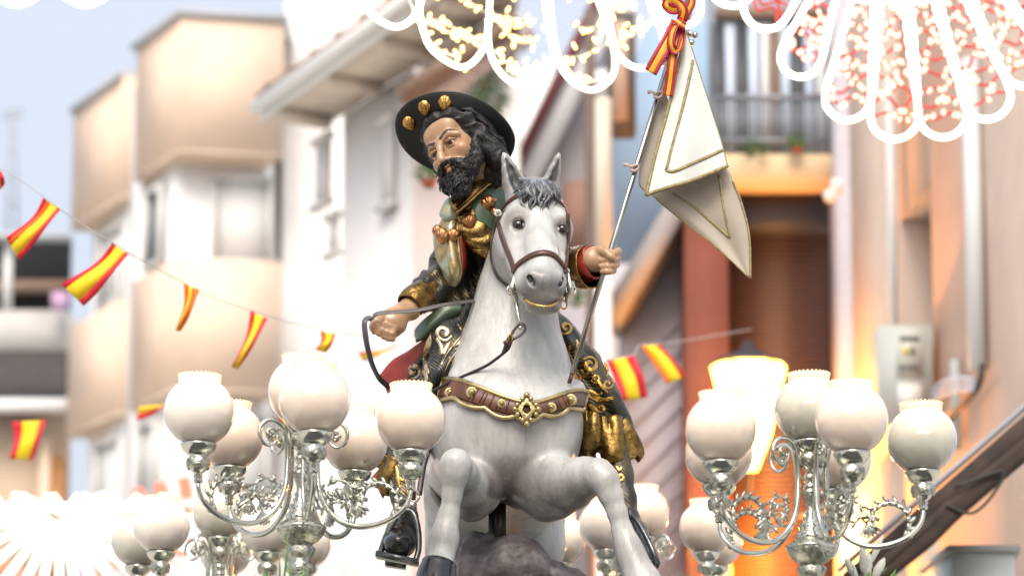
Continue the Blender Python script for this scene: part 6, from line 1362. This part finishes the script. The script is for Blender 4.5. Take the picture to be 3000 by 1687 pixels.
# unseen arch behind the camera, added for highlights on the globes and silver
ar5 = thing('light_arch', (0, -12, 5.2), 'unseen arch of white light loops added behind the camera for reflections', 'light arch', 'festive light arches over the street')
m_led5 = mat('led_rope_unseen', (1, 1, .95), rough=.5, emit=(1.0, 1.0, .88), estr=14.0)
for k in range(5):
    x0 = -3.4+k*1.7
    obj('rope_light', tube(cat_rom([(x0-.55, -12, 6.6), (x0-.50, -12, 5.8), (x0-.32, -12, 5.35), (x0, -12, 5.2), (x0+.32, -12, 5.35), (x0+.50, -12, 5.8), (x0+.55, -12, 6.6)], 20), .06, 6), m_led5, ar5)
# flowers at the foot
m_pet = mat('white_petal', (.78, .80, .72), rough=.5); m_stem = mat('fresh_green', (.10, .30, .03), rough=.45, var=.3, vscale=20)
def bloom(px, py, y, label, leaves, buds, name='gladiolus', cat_='flower'):
    o = thing(name, tuple(U(px, py, y)), label, cat_)
    for (x0, y0, x1, y1, w) in leaves:
        P = cat_rom([tuple(U(x0, y0, y)), tuple(U((x0+x1)/2+4, (y0+y1)/2, y-.01)), tuple(U(x1, y1, y))], 12); obj('leaf', tube(P, np.interp(np.linspace(0, 1, 12), [0, .4, 1], [w*.5, w, .0008]), 6, flat=.3), m_stem, o)
    for (x, yy, l, w, a) in buds:
        M = np.array(Matrix.Rotation(a, 3, 'Y')); v, f = lathe([(.001, 0), (w*.7, l*.2), (w, l*.5), (w*.75, l*.8), (w*.2, l)], 9, M=M); obj('petal_bud', (v+np.array(U(x, yy, y-.01)), f), m_pet, o)
bloom(2530, 1687, -.5, 'white gladiolus with green leaves beside the right candelabrum', [(2500, 1700, 2488, 1625, .014), (2530, 1700, 2560, 1600, .010), (2560, 1690, 2600, 1660, .010), (2600, 1700, 2625, 1665, .012), (2535, 1720, 2545, 1640, .016)],
      [(2526, 1676, .085, .011, .05), (2548, 1655, .09, .009, .42), (2514, 1700, .07, .012, -.5), (2556, 1700, .07, .013, .5), (2537, 1695, .07, .013, .15), (2545, 1700, .06, .012, -.12)])
bloom(830, 1700, -.75, 'green leaf blades standing before the left candelabrum stem', [(828, 1720, 842, 1556, .011), (818, 1720, 812, 1600, .008), (842, 1720, 852, 1625, .008), (880, 1720, 890, 1660, .006)], [], 'leaf_blades', 'leaves')
bloom(776, 1720, -.75, 'short green leaf tip at the bottom edge under the left candelabrum', [(770, 1730, 776, 1672, .007), (784, 1730, 786, 1680, .006)], [], 'leaf_blades', 'leaves')
# procession platform that carries horse, rock and candelabra
pf = thing('platform', (0, .4, 1.5), 'carved processional platform carrying the rock and the candelabra below the frame', 'platform')
zp = U(1500, 1900, .3).z-.25
obj('deck', box((.1, .45, zp-.05), (2.6, 2.8, .1)), m_chas, pf, smooth=False); obj('side_board', box((.1, .45, zp-.3), (2.4, 2.6, .38)), m_chas, pf, smooth=False)
for x in (-.9, 1.1):
    for y in (-.5, 1.4): obj('carrying_leg', box((x, y, (zp-.5)/2), (.09, .09, zp-.5)), m_post, pf, smooth=False)
